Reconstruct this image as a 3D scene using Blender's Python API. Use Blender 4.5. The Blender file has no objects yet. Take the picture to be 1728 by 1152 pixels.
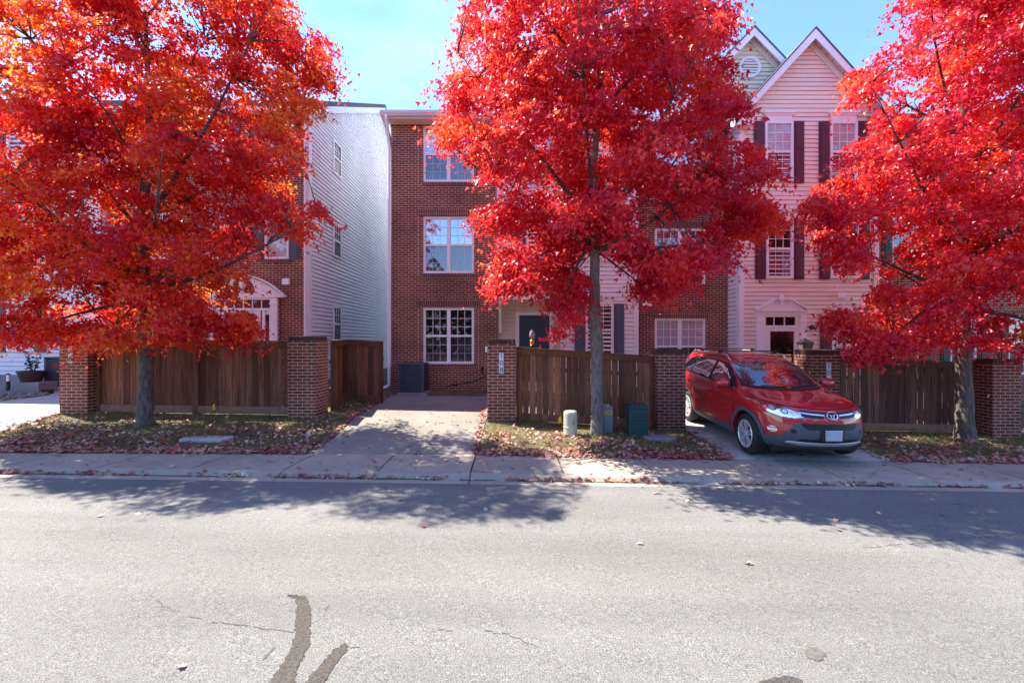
import bpy, bmesh, math, random
import numpy as np
from mathutils import Vector, Matrix
from mathutils.bvhtree import BVHTree

random.seed(7)
RAD = math.radians
scene = bpy.context.scene
COL = scene.collection
F, CX, CY, ZC = 768.0, 864.0, 576.0, 2.0        # focal length and centre in photo pixels, eye height


def X(px, d): return (px - CX) * d / F
def Z(py, d): return ZC - (py - CY) * d / F


# ------------------------------------------------------------------ ground heights
def lin(a): return [(x, a + 0.0144 * x) for x in (-14, 14)]


ROWS = [(-30, lin(1.93)), (2.5, lin(1.93)), (6.33, lin(1.990)), (6.52, lin(1.995)), (6.60, lin(1.945)),
        (6.72, lin(1.932)),
        (7.7, [(-14, 1.83), (-8.66, 1.875), (-2, 1.905), (-0.6, 1.91), (3.4, 1.995), (5, 2.01), (8.66, 2.06), (14, 2.12)]),
        (9.69, [(-13, 1.50), (-9.3, 1.552), (-4.4, 1.628), (-0.2, 1.716), (3.35, 1.895), (6.4, 1.92), (10.3, 2.0), (14, 2.04)]),
        (13.3, [(-13, 1.25), (-9, 1.30), (-4.4, 1.33), (-3.5, 1.55), (-0.6, 1.585), (3.5, 1.80), (6.5, 1.85), (12, 1.93)]),
        (13.9, [(-13, 1.15), (-9, 1.20), (-4.4, 1.30), (-3.5, 1.43), (-0.6, 1.46), (3.5, 1.72), (6.5, 1.8), (12, 1.88)]),
        (80, [(-13, 1.15), (12, 1.8)])]
_RT = [(y, np.array([p[0] for p in t]), np.array([p[1] for p in t])) for y, t in ROWS]


def gz(x, y):
    y = max(-29.9, min(79.9, y))
    for (ya, xa, ha), (yb, xb, hb) in zip(_RT, _RT[1:]):
        if ya <= y <= yb:
            t = (y - ya) / (yb - ya)
            return ZC - ((1 - t) * float(np.interp(x, xa, ha)) + t * float(np.interp(x, xb, hb)))


# ------------------------------------------------------------------ materials
def nmat(name):
    m = bpy.data.materials.new(name)
    m.use_nodes = True
    nt = m.node_tree
    for n in list(nt.nodes):
        nt.nodes.remove(n)
    out = nt.nodes.new('ShaderNodeOutputMaterial')
    b = nt.nodes.new('ShaderNodeBsdfPrincipled')
    nt.links.new(b.outputs[0], out.inputs[0])
    return m, nt, b, out


def N(nt, kind, **kw):
    n = nt.nodes.new(kind)
    for k, v in kw.items():
        if k in n.inputs:
            n.inputs[k].default_value = v
        else:
            setattr(n, k, v)
    return n


def ramp(nt, src, stops):
    r = nt.nodes.new('ShaderNodeValToRGB')
    while len(r.color_ramp.elements) < len(stops):
        r.color_ramp.elements.new(0.5)
    for e, (p, c) in zip(r.color_ramp.elements, stops):
        e.position = p
        e.color = (*c, 1) if len(c) == 3 else c
    nt.links.new(src, r.inputs[0])
    return r.outputs[0]


def mixc(nt, fac, a, b, mode='MIX'):
    m = nt.nodes.new('ShaderNodeMix')
    m.data_type = 'RGBA'
    m.blend_type = mode
    for sock, v in ((0, fac), (6, a), (7, b)):
        if hasattr(v, 'is_linked') or isinstance(v, bpy.types.NodeSocket):
            nt.links.new(v, m.inputs[sock])
        else:
            m.inputs[sock].default_value = v if sock == 0 else (*v, 1)
    return m.outputs[2]


def noise(nt, scale, detail=4, vec=None, rough=0.55):
    n = N(nt, 'ShaderNodeTexNoise', Scale=scale, Detail=detail, Roughness=rough)
    if vec is None:
        g = nt.nodes.new('ShaderNodeNewGeometry')
        vec = g.outputs['Position']
    nt.links.new(vec, n.inputs['Vector'])
    return n.outputs['Fac']


def bump(nt, b, h, dist=0.01, strength=0.5):
    n = N(nt, 'ShaderNodeBump', Strength=strength, Distance=dist)
    nt.links.new(h, n.inputs['Height'])
    nt.links.new(n.outputs[0], b.inputs['Normal'])


def simple(name, c, rough=0.6, var=0.12, scale=3.0, metal=0.0, spec=0.5, bmp=0.0, bscale=60, coat=0.0):
    m, nt, b, _ = nmat(name)
    lo = tuple(max(0, v * (1 - var)) for v in c)
    hi = tuple(min(1, v * (1 + var)) for v in c)
    f = noise(nt, scale, 6)
    nt.links.new(ramp(nt, f, [(0.3, lo), (0.7, hi)]), b.inputs['Base Color'])
    b.inputs['Roughness'].default_value = rough
    b.inputs['Metallic'].default_value = metal
    b.inputs['Specular IOR Level'].default_value = spec
    b.inputs['Coat Weight'].default_value = coat
    if bmp:
        bump(nt, b, noise(nt, bscale, 4), 0.01, bmp)
    return m


def brick_mat(name, c1, c2, mortar, rot=False, w=0.203, h=0.0677):
    m, nt, b, _ = nmat(name)
    uv = nt.nodes.new('ShaderNodeUVMap')
    vec = uv.outputs[0]
    if rot:
        mp = N(nt, 'ShaderNodeMapping')
        mp.inputs['Rotation'].default_value = (0, 0, RAD(90))
        nt.links.new(vec, mp.inputs[0])
        vec = mp.outputs[0]
    t = N(nt, 'ShaderNodeTexBrick', Scale=1.0)
    t.inputs['Brick Width'].default_value = w
    t.inputs['Row Height'].default_value = h
    t.inputs['Mortar Size'].default_value = 0.0078
    t.inputs['Mortar Smooth'].default_value = 0.25
    t.inputs['Bias'].default_value = -0.1
    t.offset = 0.0 if rot else 0.5
    t.inputs['Color1'].default_value = (*c1, 1)
    t.inputs['Color2'].default_value = (*c2, 1)
    t.inputs['Mortar'].default_value = (*mortar, 1)
    nt.links.new(vec, t.inputs['Vector'])
    big = ramp(nt, noise(nt, 0.9, 5), [(0.3, (0.62, 0.61, 0.62)), (0.7, (1.24, 1.18, 1.12))])
    c = mixc(nt, 1.0, t.outputs['Color'], big, 'MULTIPLY')
    fine = ramp(nt, noise(nt, 45, 3), [(0.3, (0.8, 0.8, 0.8)), (0.7, (1.2, 1.2, 1.2))])
    c = mixc(nt, 1.0, c, fine, 'MULTIPLY')
    nt.links.new(c, b.inputs['Base Color'])
    b.inputs['Roughness'].default_value = 0.85
    inv = N(nt, 'ShaderNodeMath', operation='SUBTRACT')
    inv.inputs[0].default_value = 1.0
    nt.links.new(t.outputs['Fac'], inv.inputs[1])
    bump(nt, b, inv.outputs[0], 0.008, 0.7)
    return m


def wood_mat(name, base, dark, grey):
    m, nt, b, _ = nmat(name)
    g = nt.nodes.new('ShaderNodeNewGeometry')
    mp = N(nt, 'ShaderNodeMapping')
    mp.inputs['Scale'].default_value = (38, 38, 1.6)
    nt.links.new(g.outputs['Position'], mp.inputs[0])
    grain = noise(nt, 1.0, 6, mp.outputs[0], 0.7)
    c = ramp(nt, grain, [(0.28, dark), (0.5, base), (0.75, grey)])
    isl = ramp(nt, g.outputs['Random Per Island'], [(0, (0.42, 0.40, 0.39)), (0.5, (0.95, 0.93, 0.9)), (1, (1.4, 1.35, 1.28))])
    c = mixc(nt, 1.0, c, isl, 'MULTIPLY')
    mp2 = N(nt, 'ShaderNodeMapping')
    mp2.inputs['Scale'].default_value = (7, 7, 0.9)
    nt.links.new(g.outputs['Position'], mp2.inputs[0])
    blot = noise(nt, 1.0, 5, mp2.outputs[0], 0.65)
    c = mixc(nt, ramp(nt, blot, [(0.48, (0, 0, 0)), (0.64, (0.75, 0.75, 0.75))]), c, dark)
    v = N(nt, 'ShaderNodeTexVoronoi', Scale=3.2)
    nt.links.new(g.outputs['Position'], v.inputs['Vector'])
    knot = ramp(nt, v.outputs['Distance'], [(0.04, (1, 1, 1)), (0.09, (0, 0, 0))])
    c = mixc(nt, knot, c, (0.02, 0.012, 0.01))
    nt.links.new(c, b.inputs['Base Color'])
    b.inputs['Roughness'].default_value = 0.8
    b.inputs['Specular IOR Level'].default_value = 0.25
    bump(nt, b, grain, 0.006, 0.6)
    return m


def pane_mat(name, base, refl, stripes=False, tint=(0.9, 0.95, 1.0)):
    m, nt, b, out = nmat(name)
    b.inputs['Roughness'].default_value = 0.6
    b.inputs['Specular IOR Level'].default_value = 0.0
    if stripes:
        uv = nt.nodes.new('ShaderNodeUVMap')
        w = N(nt, 'ShaderNodeTexWave', Scale=6.0, wave_type='BANDS', bands_direction='Y')
        nt.links.new(uv.outputs[0], w.inputs['Vector'])
        c = ramp(nt, w.outputs['Fac'], [(0.1, tuple(v * 0.6 for v in base)), (0.5, base)])
    else:
        c = ramp(nt, noise(nt, 1.3, 3), [(0.35, tuple(v * 0.5 for v in base)), (0.65, tuple(v * 1.5 for v in base))])
    nt.links.new(c, b.inputs['Base Color'])
    gl = N(nt, 'ShaderNodeBsdfGlossy', Roughness=0.015)
    gl.inputs['Color'].default_value = (*tint, 1)
    bm_ = N(nt, 'ShaderNodeBump', Strength=0.04, Distance=0.05)
    nt.links.new(noise(nt, 1.6, 1), bm_.inputs['Height'])
    nt.links.new(bm_.outputs[0], gl.inputs['Normal'])
    fr = N(nt, 'ShaderNodeFresnel', IOR=1.5)
    mx = N(nt, 'ShaderNodeMath', operation='MAXIMUM')
    nt.links.new(fr.outputs[0], mx.inputs[0])
    mx.inputs[1].default_value = refl
    ms = nt.nodes.new('ShaderNodeMixShader')
    nt.links.new(mx.outputs[0], ms.inputs[0])
    nt.links.new(b.outputs[0], ms.inputs[1])
    nt.links.new(gl.outputs[0], ms.inputs[2])
    nt.links.new(ms.outputs[0], out.inputs[0])
    return m


def leaf_mat(name, stops, trans, tmix=0.5, rough=0.38, clump=0.7):
    m, nt, b, out = nmat(name)
    g = nt.nodes.new('ShaderNodeNewGeometry')
    cl = noise(nt, clump, 3)
    ad = N(nt, 'ShaderNodeMath', operation='MULTIPLY_ADD')
    nt.links.new(g.outputs['Random Per Island'], ad.inputs[0])
    ad.inputs[1].default_value = 0.55
    sc = N(nt, 'ShaderNodeMath', operation='MULTIPLY_ADD')
    nt.links.new(cl, sc.inputs[0])
    sc.inputs[1].default_value = 2.3
    sc.inputs[2].default_value = -0.92
    nt.links.new(sc.outputs[0], ad.inputs[2])
    ad.use_clamp = True
    n = len(stops)
    c = ramp(nt, ad.outputs[0], [(0.05 + 0.9 * i / (n - 1), s) for i, s in enumerate(stops)])
    nt.links.new(c, b.inputs['Base Color'])
    b.inputs['Roughness'].default_value = rough
    b.inputs['Specular IOR Level'].default_value = 0.6
    tr = nt.nodes.new('ShaderNodeBsdfTranslucent')
    ct = ramp(nt, ad.outputs[0], [(0.05 + 0.9 * i / (len(trans) - 1), s) for i, s in enumerate(trans)])
    nt.links.new(ct, tr.inputs[0])
    ms = nt.nodes.new('ShaderNodeMixShader')
    ms.inputs[0].default_value = tmix
    nt.links.new(b.outputs[0], ms.inputs[1])
    nt.links.new(tr.outputs[0], ms.inputs[2])
    nt.links.new(ms.outputs[0], out.inputs[0])
    return m


def asphalt_mat():
    m, nt, b, _ = nmat('asphalt')
    f = noise(nt, 120, 3, rough=0.75)
    c = ramp(nt, f, [(0.30, (0.025, 0.025, 0.025)), (0.44, (0.118, 0.115, 0.107)), (0.56, (0.195, 0.190, 0.176)), (0.72, (0.34, 0.337, 0.328))])
    med = ramp(nt, noise(nt, 26, 3), [(0.3, (0.86, 0.86, 0.86)), (0.7, (1.12, 1.12, 1.12))])
    c = mixc(nt, 1.0, c, med, 'MULTIPLY')
    big = ramp(nt, noise(nt, 0.45, 5), [(0.3, (0.88, 0.87, 0.86)), (0.7, (1.10, 1.10, 1.09))])
    c = mixc(nt, 1.0, c, big, 'MULTIPLY')
    gp = nt.nodes.new('ShaderNodeNewGeometry')
    mpx = N(nt, 'ShaderNodeMapping')
    mpx.inputs['Scale'].default_value = (0.12, 1.3, 1)
    nt.links.new(gp.outputs['Position'], mpx.inputs[0])
    lane = ramp(nt, noise(nt, 1.0, 4, mpx.outputs[0]), [(0.35, (0.86, 0.86, 0.86)), (0.65, (1.1, 1.1, 1.09))])
    c = mixc(nt, 1.0, c, lane, 'MULTIPLY')
    st = noise(nt, 1.7, 6, rough=0.7)
    c = mixc(nt, ramp(nt, st, [(0.66, (0, 0, 0)), (0.78, (0.4, 0.4, 0.4))]), c, (0.15, 0.12, 0.1))
    nt.links.new(c, b.inputs['Base Color'])
    b.inputs['Roughness'].default_value = 0.9
    bump(nt, b, f, 0.012, 0.6)
    return m


def concrete_mat(name, base, agg=0.5):
    m, nt, b, _ = nmat(name)
    f = noise(nt, 75, 3, rough=0.7)
    k = 1 - agg
    c = ramp(nt, f, [(0.32, tuple(v * (0.55 + 0.3 * k) for v in base)), (0.5, base), (0.7, tuple(min(1, v * (1.35 - 0.2 * k)) for v in base))])
    big = ramp(nt, noise(nt, 0.8, 6, rough=0.65), [(0.3, (0.7, 0.69, 0.68)), (0.7, (1.15, 1.14, 1.12))])
    c = mixc(nt, 1.0, c, big, 'MULTIPLY')
    pt = noise(nt, 4.5, 5, rough=0.75)
    c = mixc(nt, ramp(nt, pt, [(0.58, (0, 0, 0)), (0.7, (0.45, 0.45, 0.45))]), c, tuple(v * 0.4 for v in base))
    nt.links.new(c, b.inputs['Base Color'])
    b.inputs['Roughness'].default_value = 0.9
    bump(nt, b, f, 0.008, 0.4)
    return m


def siding_mat(name, c):
    m, nt, b, _ = nmat(name)
    big = ramp(nt, noise(nt, 0.5, 5), [(0.3, tuple(v * 0.93 for v in c)), (0.7, tuple(min(1, v * 1.05) for v in c))])
    g = nt.nodes.new('ShaderNodeNewGeometry')
    mp = N(nt, 'ShaderNodeMapping')
    mp.inputs['Scale'].default_value = (0.6, 0.6, 7)
    nt.links.new(g.outputs['Position'], mp.inputs[0])
    st = ramp(nt, noise(nt, 2.0, 4, mp.outputs[0]), [(0.35, (0.94, 0.94, 0.94)), (0.65, (1.04, 1.04, 1.04))])
    nt.links.new(mixc(nt, 1.0, big, st, 'MULTIPLY'), b.inputs['Base Color'])
    b.inputs['Roughness'].default_value = 0.55
    b.inputs['Specular IOR Level'].default_value = 0.3
    return m


def bark_mat(name, lo, hi):
    m, nt, b, _ = nmat(name)
    g = nt.nodes.new('ShaderNodeNewGeometry')
    mp = N(nt, 'ShaderNodeMapping')
    mp.inputs['Scale'].default_value = (22, 22, 6)
    nt.links.new(g.outputs['Position'], mp.inputs[0])
    f = noise(nt, 1.0, 6, mp.outputs[0], 0.7)
    c = ramp(nt, f, [(0.3, lo), (0.5, tuple((a + q) / 2 for a, q in zip(lo, hi))), (0.7, hi)])
    lich = noise(nt, 5, 5)
    c = mixc(nt, ramp(nt, lich, [(0.55, (0, 0, 0)), (0.68, (0.5, 0.5, 0.5))]), c, (0.24, 0.225, 0.19))
    nt.links.new(c, b.inputs['Base Color'])
    b.inputs['Roughness'].default_value = 0.9
    bump(nt, b, f, 0.05, 1.0)
    return m


M = {}
M['asphalt'] = asphalt_mat()
M['sidewalk'] = concrete_mat('sidewalk_concrete', (0.36, 0.315, 0.25), 0.6)
M['kerb'] = concrete_mat('kerb_concrete', (0.35, 0.31, 0.25), 0.5)
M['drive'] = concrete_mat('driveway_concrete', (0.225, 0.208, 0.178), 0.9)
M['drive2'] = concrete_mat('pale_concrete', (0.45, 0.44, 0.42), 0.3)
M['soil'] = simple('lawn_soil', (0.12, 0.095, 0.05), 0.95, 0.5, 2.2, bmp=0.8, bscale=40)
M['tar'] = simple('tar', (0.052, 0.043, 0.035), 0.85, 0.8, 70, bmp=0.5, bscale=90)
M['crack'] = simple('crack_dark', (0.10, 0.09, 0.08), 0.95, 0.3, 40)
M['joint'] = simple('joint_dark', (0.05, 0.045, 0.04), 0.95, 0.2, 40)
M['brick'] = brick_mat('red_brick', (0.215, 0.052, 0.036), (0.095, 0.025, 0.019), (0.62, 0.44, 0.31))
M['brick_pillar'] = brick_mat('pillar_brick', (0.21, 0.052, 0.038), (0.09, 0.026, 0.022), (0.52, 0.36, 0.26))
M['brick_soldier'] = brick_mat('soldier_brick', (0.165, 0.044, 0.036), (0.12, 0.032, 0.03), (0.42, 0.30, 0.24), True)
M['brick_top'] = simple('stained_brick_top', (0.075, 0.036, 0.030), 0.9, 0.5, 14, bmp=0.6)
M['mortar'] = simple('mortar', (0.44, 0.31, 0.24), 0.9, 0.15, 20)
M['siding_white'] = siding_mat('white_siding', (0.80, 0.80, 0.83))
M['siding_lav'] = siding_mat('pale_siding', (0.85, 0.83, 0.82))
M['siding_pink'] = siding_mat('pink_siding', (0.90, 0.75, 0.65))
M['siding_yellow'] = siding_mat('cream_siding', (0.82, 0.76, 0.60))
M['siding_tan'] = siding_mat('tan_siding', (0.74, 0.64, 0.56))
M['trim'] = simple('white_trim', (0.86, 0.84, 0.86), 0.5, 0.05, 2)
M['trim_pink'] = simple('pinkish_trim', (0.86, 0.81, 0.82), 0.5, 0.05, 2)
M['gutter'] = simple('gutter_metal', (0.62, 0.60, 0.66), 0.45, 0.08, 2)
M['shingle'] = simple('roof_shingle', (0.11, 0.11, 0.125), 0.9, 0.35, 18, bmp=0.6)
M['blue_shutter'] = simple('blue_grey_paint', (0.075, 0.095, 0.145), 0.55, 0.12, 4)
M['maroon'] = simple('maroon_paint', (0.095, 0.022, 0.040), 0.5, 0.15, 4)
M['green_shutter'] = simple('dark_green_paint', (0.02, 0.04, 0.03), 0.5, 0.15, 4)
M['teal_door'] = simple('dark_teal_paint', (0.022, 0.055, 0.085), 0.4, 0.12, 3)
M['navy_metal'] = simple('navy_roof_metal', (0.035, 0.05, 0.085), 0.4, 0.12, 3, metal=0.3)
M['glass_sky'] = pane_mat('glass_sky', (0.02, 0.03, 0.045), 0.50)
M['glass_mid'] = pane_mat('glass_mid', (0.05, 0.055, 0.075), 0.16)
M['glass_dark'] = pane_mat('glass_dark', (0.016, 0.012, 0.012), 0.045)
M['glass_screen'] = pane_mat('glass_screen', (0.045, 0.04, 0.045), 0.045)
M['glass_blind'] = pane_mat('glass_blind', (0.50, 0.50, 0.54), 0.12, True)
M['wood_left'] = wood_mat('weathered_wood', (0.21, 0.090, 0.050), (0.085, 0.038, 0.026), (0.31, 0.165, 0.110))
M['wood_mid'] = wood_mat('brown_wood', (0.23, 0.098, 0.052), (0.095, 0.042, 0.026), (0.32, 0.16, 0.092))
M['wood_gate'] = wood_mat('red_brown_wood', (0.17, 0.062, 0.034), (0.085, 0.032, 0.020), (0.23, 0.10, 0.06))
M['wood_right'] = wood_mat('grey_brown_wood', (0.155, 0.085, 0.060), (0.058, 0.034, 0.028), (0.26, 0.165, 0.125))
M['wood_pale'] = simple('pale_wood', (0.24, 0.15, 0.09), 0.8, 0.3, 9)
M['bark'] = bark_mat('maple_bark', (0.04, 0.031, 0.025), (0.21, 0.178, 0.15))
M['bark_grey'] = bark_mat('grey_maple_bark', (0.055, 0.047, 0.043), (0.30, 0.27, 0.25))
M['bark_dark'] = bark_mat('branch_bark', (0.03, 0.022, 0.02), (0.12, 0.10, 0.09))
M['black'] = simple('black_metal', (0.012, 0.012, 0.013), 0.4, 0.2, 8, metal=0.2)
M['ac'] = simple('ac_slate_metal', (0.06, 0.07, 0.095), 0.5, 0.15, 5, metal=0.2)
M['ac_dark'] = simple('ac_dark', (0.018, 0.02, 0.027), 0.6, 0.15, 5)
M['beige_plastic'] = simple('beige_plastic', (0.42, 0.44, 0.33), 0.5, 0.08, 6)
M['grey_plastic'] = simple('grey_plastic', (0.17, 0.19, 0.22), 0.5, 0.1, 6)
M['green_plastic'] = simple('green_plastic', (0.012, 0.055, 0.050), 0.5, 0.15, 6)
M['yellow'] = simple('yellow_plastic', (0.75, 0.42, 0.01), 0.5, 0.08, 6)
M['plaque'] = simple('plaque_white', (0.72, 0.74, 0.78), 0.45, 0.05, 6)
M['ink'] = simple('number_ink', (0.02, 0.035, 0.07), 0.5, 0.1, 6)
M['pot'] = simple('clay_brown', (0.045, 0.022, 0.018), 0.6, 0.2, 8)
M['stone'] = simple('river_stone', (0.22, 0.18, 0.155), 0.9, 0.5, 9)
M['timber'] = simple('edging_timber', (0.035, 0.022, 0.022), 0.8, 0.25, 8)
M['foundation'] = concrete_mat('foundation', (0.26, 0.25, 0.27), 0.4)
M['amber'] = simple('amber_glow', (0.8, 0.32, 0.03), 0.25, 0.1, 6)  # amber colour stands in for the glow of the lantern bulb
M['lamp_glass'] = pane_mat('lamp_glass', (0.20, 0.18, 0.16), 0.15)
M['plant'] = simple('plant_leaf', (0.02, 0.05, 0.035), 0.6, 0.4, 20)
M['grass'] = leaf_mat('grass_blades', [(0.06, 0.11, 0.016), (0.11, 0.18, 0.025), (0.22, 0.22, 0.045), (0.32, 0.25, 0.08)],
                      [(0.08, 0.13, 0.02), (0.22, 0.24, 0.04)], 0.3, 0.6, 1.2)
M['litter'] = leaf_mat('fallen_maple_leaves', [(0.34, 0.05, 0.06), (0.50, 0.11, 0.13), (0.30, 0.13, 0.07), (0.66, 0.33, 0.31), (0.42, 0.17, 0.08), (0.60, 0.38, 0.22), (0.74, 0.52, 0.45)],
                       [(0.3, 0.04, 0.03), (0.45, 0.2, 0.08)], 0.15, 0.55, 1.5)
M['leaf_orange'] = leaf_mat('orange_red_leaves', [(0.28, 0.003, 0.028), (0.50, 0.006, 0.032), (0.68, 0.012, 0.022), (0.74, 0.026, 0.016), (0.78, 0.09, 0.015)],
                            [(0.72, 0.010, 0.02), (0.90, 0.035, 0.018), (0.95, 0.15, 0.02), (0.95, 0.46, 0.045)], 0.56)
M['leaf_red'] = leaf_mat('scarlet_leaves', [(0.27, 0.003, 0.036), (0.44, 0.005, 0.054), (0.64, 0.009, 0.054), (0.78, 0.030, 0.036)],
                         [(0.75, 0.012, 0.03), (0.92, 0.045, 0.035), (0.97, 0.18, 0.05)], 0.52)
M['leaf_scarlet'] = leaf_mat('bright_red_leaves', [(0.30, 0.003, 0.042), (0.50, 0.006, 0.056), (0.70, 0.013, 0.052), (0.82, 0.060, 0.038)],
                             [(0.78, 0.014, 0.03), (0.94, 0.055, 0.035), (0.97, 0.24, 0.05)], 0.52)


# ------------------------------------------------------------------ mesh builder
class MB:
    def __init__(s):
        s.v, s.f = [], []

    def add(s, vs, fs):
        o = len(s.v)
        s.v += [tuple(v) for v in vs]
        s.f += [tuple(i + o for i in f) for f in fs]
        return s

    def box(s, x0, x1, y0, y1, z0, z1):
        return s.add([(x0, y0, z0), (x1, y0, z0), (x1, y1, z0), (x0, y1, z0), (x0, y0, z1), (x1, y0, z1), (x1, y1, z1), (x0, y1, z1)],
                     [(0, 3, 2, 1), (4, 5, 6, 7), (0, 1, 5, 4), (1, 2, 6, 5), (2, 3, 7, 6), (3, 0, 4, 7)])

    def quad(s, a, b, c, d): return s.add([a, b, c, d], [(0, 1, 2, 3)])

    def prism(s, poly, axis, a, b):
        n = len(poly)
        def P(p, t):
            return {'y': (p[0], t, p[1]), 'x': (t, p[0], p[1]), 'z': (p[0], p[1], t)}[axis]
        vs = [P(p, a) for p in poly] + [P(p, b) for p in poly]
        fs = [tuple(range(n))[::-1], tuple(range(n, 2 * n))] + [(i, (i + 1) % n, n + (i + 1) % n, n + i) for i in range(n)]
        return s.add(vs, fs)

    def tube(s, pts, rad, n=8, cap=True):
        pts = [Vector(p) for p in pts]
        if not hasattr(rad, '__len__'):
            rad = [rad] * len(pts)
        vs, fs = [], []
        ref = Vector((0.3, 0.9, 0.1)).normalized()
        for i, p in enumerate(pts):
            t = (pts[min(i + 1, len(pts) - 1)] - pts[max(i - 1, 0)]).normalized()
            u = t.cross(ref)
            if u.length < 0.1:
                u = t.cross(Vector((1, 0, 0)))
            u.normalize()
            w = t.cross(u)
            for k in range(n):
                a = 2 * math.pi * k / n
                vs.append(p + (u * math.cos(a) + w * math.sin(a)) * rad[i])
        for i in range(len(pts) - 1):
            for k in range(n):
                fs.append((i * n + k, i * n + (k + 1) % n, (i + 1) * n + (k + 1) % n, (i + 1) * n + k))
        if cap:
            fs.append(tuple(range(n))[::-1])
            fs.append(tuple(range((len(pts) - 1) * n, len(pts) * n)))
        return s.add(vs, fs)

    def lathe(s, prof, c, n=24, axis='z', cap=True):
        vs, fs = [], []
        for r, h in prof:
            for k in range(n):
                a = 2 * math.pi * k / n
                if axis == 'z':
                    vs.append((c[0] + r * math.cos(a), c[1] + r * math.sin(a), c[2] + h))
                elif axis == 'x':
                    vs.append((c[0] + h, c[1] + r * math.cos(a), c[2] + r * math.sin(a)))
                else:
                    vs.append((c[0] + r * math.cos(a), c[1] + h, c[2] + r * math.sin(a)))
        for i in range(len(prof) - 1):
            for k in range(n):
                fs.append((i * n + k, i * n + (k + 1) % n, (i + 1) * n + (k + 1) % n, (i + 1) * n + k))
        if cap:
            fs.append(tuple(range(n))[::-1])
            fs.append(tuple(range((len(prof) - 1) * n, len(prof) * n)))
        return s.add(vs, fs)

    def build(s, name, mat, parent=None, smooth=False, bevel=0.0, local=False, fix=True):
        me = bpy.data.meshes.new(name)
        me.from_pydata(s.v, [], s.f)
        if fix or bevel:
            bm = bmesh.new()
            bm.from_mesh(me)
            if bevel:
                bmesh.ops.bevel(bm, geom=[e for e in bm.edges if len(e.link_faces) == 2 and e.calc_face_angle(0) > 0.6],
                                offset=bevel, segments=2, affect='EDGES', profile=0.5)
            bmesh.ops.recalc_face_normals(bm, faces=bm.faces[:])
            bm.to_mesh(me)
            bm.free()
        uvbox(me)
        if smooth:
            me.polygons.foreach_set('use_smooth', [True] * len(me.polygons))
        me.materials.append(mat if not isinstance(mat, str) else M[mat])
        return link(name, me, parent, local)


def uvbox(me):
    uv = me.uv_layers.new(name='UVMap')
    nl = len(me.loops)
    if nl == 0:
        return
    co = np.empty(len(me.vertices) * 3, 'f')
    me.vertices.foreach_get('co', co)
    co = co.reshape(-1, 3)
    li = np.empty(nl, 'i')
    me.loops.foreach_get('vertex_index', li)
    npoly = len(me.polygons)
    nor = np.empty(npoly * 3, 'f')
    me.polygons.foreach_get('normal', nor)
    nor = np.abs(nor.reshape(-1, 3))
    tot = np.empty(npoly, 'i')
    me.polygons.foreach_get('loop_total', tot)
    ax = np.repeat(np.argmax(nor, 1), tot)
    c = co[li]
    u = np.where(ax == 0, c[:, 1], c[:, 0])
    v = np.where(ax == 2, c[:, 1], c[:, 2])
    uv.data.foreach_set('uv', np.stack([u, v], 1).ravel().astype('f'))


def link(name, me, parent=None, local=False):
    o = bpy.data.objects.new(name, me)
    COL.objects.link(o)
    if parent is not None:
        o.parent = parent
        if not local:
            o.matrix_parent_inverse = world_of(parent).inverted()
    return o


def world_of(o):
    m = Matrix.LocRotScale(o.location, o.rotation_euler, o.scale)
    if o.parent is not None:
        return world_of(o.parent) @ o.matrix_parent_inverse @ m
    return m


def tag(o, label=None, cat=None, group=None, kind=None):
    if label: o['label'] = label
    if cat: o['category'] = cat
    if group: o['group'] = group
    if kind: o['kind'] = kind
    return o


def thing(name, loc, label, cat, group=None, rot=(0, 0, 0)):
    o = bpy.data.objects.new(name, None)
    o.empty_display_size = 0.2
    o.location = loc
    o.rotation_euler = rot
    COL.objects.link(o)
    return tag(o, label, cat, group)


def fast_mesh(name, co, tris, mat, smooth=False):
    me = bpy.data.meshes.new(name)
    nv, nt_ = len(co), len(tris)
    me.vertices.add(nv)
    me.vertices.foreach_set('co', np.asarray(co, 'f').ravel())
    me.loops.add(nt_ * 3)
    me.loops.foreach_set('vertex_index', np.asarray(tris, 'i').ravel())
    me.polygons.add(nt_)
    me.polygons.foreach_set('loop_start', np.arange(0, nt_ * 3, 3, dtype='i'))
    me.update(calc_edges=True)
    me.validate()
    me.materials.append(M[mat] if isinstance(mat, str) else mat)
    return me


_FONT = {}


def text_mesh(txt, size, depth=0.004):
    cu = bpy.data.curves.new('txt', 'FONT')
    cu.body = txt
    cu.size = size
    cu.extrude = depth / 2
    cu.align_x = 'CENTER'
    cu.align_y = 'CENTER'
    o = bpy.data.objects.new('txt', cu)
    COL.objects.link(o)
    dg = bpy.context.evaluated_depsgraph_get()
    me = bpy.data.meshes.new_from_object(o.evaluated_get(dg))
    bpy.data.objects.remove(o)
    bpy.data.curves.remove(cu)
    return me


# ------------------------------------------------------------------ ground, road, pavement
def surface(name, x0f, x1f, y0, y1, nx, ny, off, mat, label=None, thick=0.0):
    mb = MB()
    for j in range(ny + 1):
        y = y0 + (y1 - y0) * j / ny
        a, b = (x0f(y) if callable(x0f) else x0f), (x1f(y) if callable(x1f) else x1f)
        for i in range(nx + 1):
            x = a + (b - a) * i / nx
            mb.v.append((x, y, gz(x, y) + off * min(1.0, 0.15 + (y - y0) / 0.15)))
    w = nx + 1
    for j in range(ny):
        for i in range(nx):
            mb.f.append((j * w + i, j * w + i + 1, (j + 1) * w + i + 1, (j + 1) * w + i))
    o = mb.build(name, mat, smooth=False, fix=False)
    return tag(o, label, None, None, 'structure')


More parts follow.
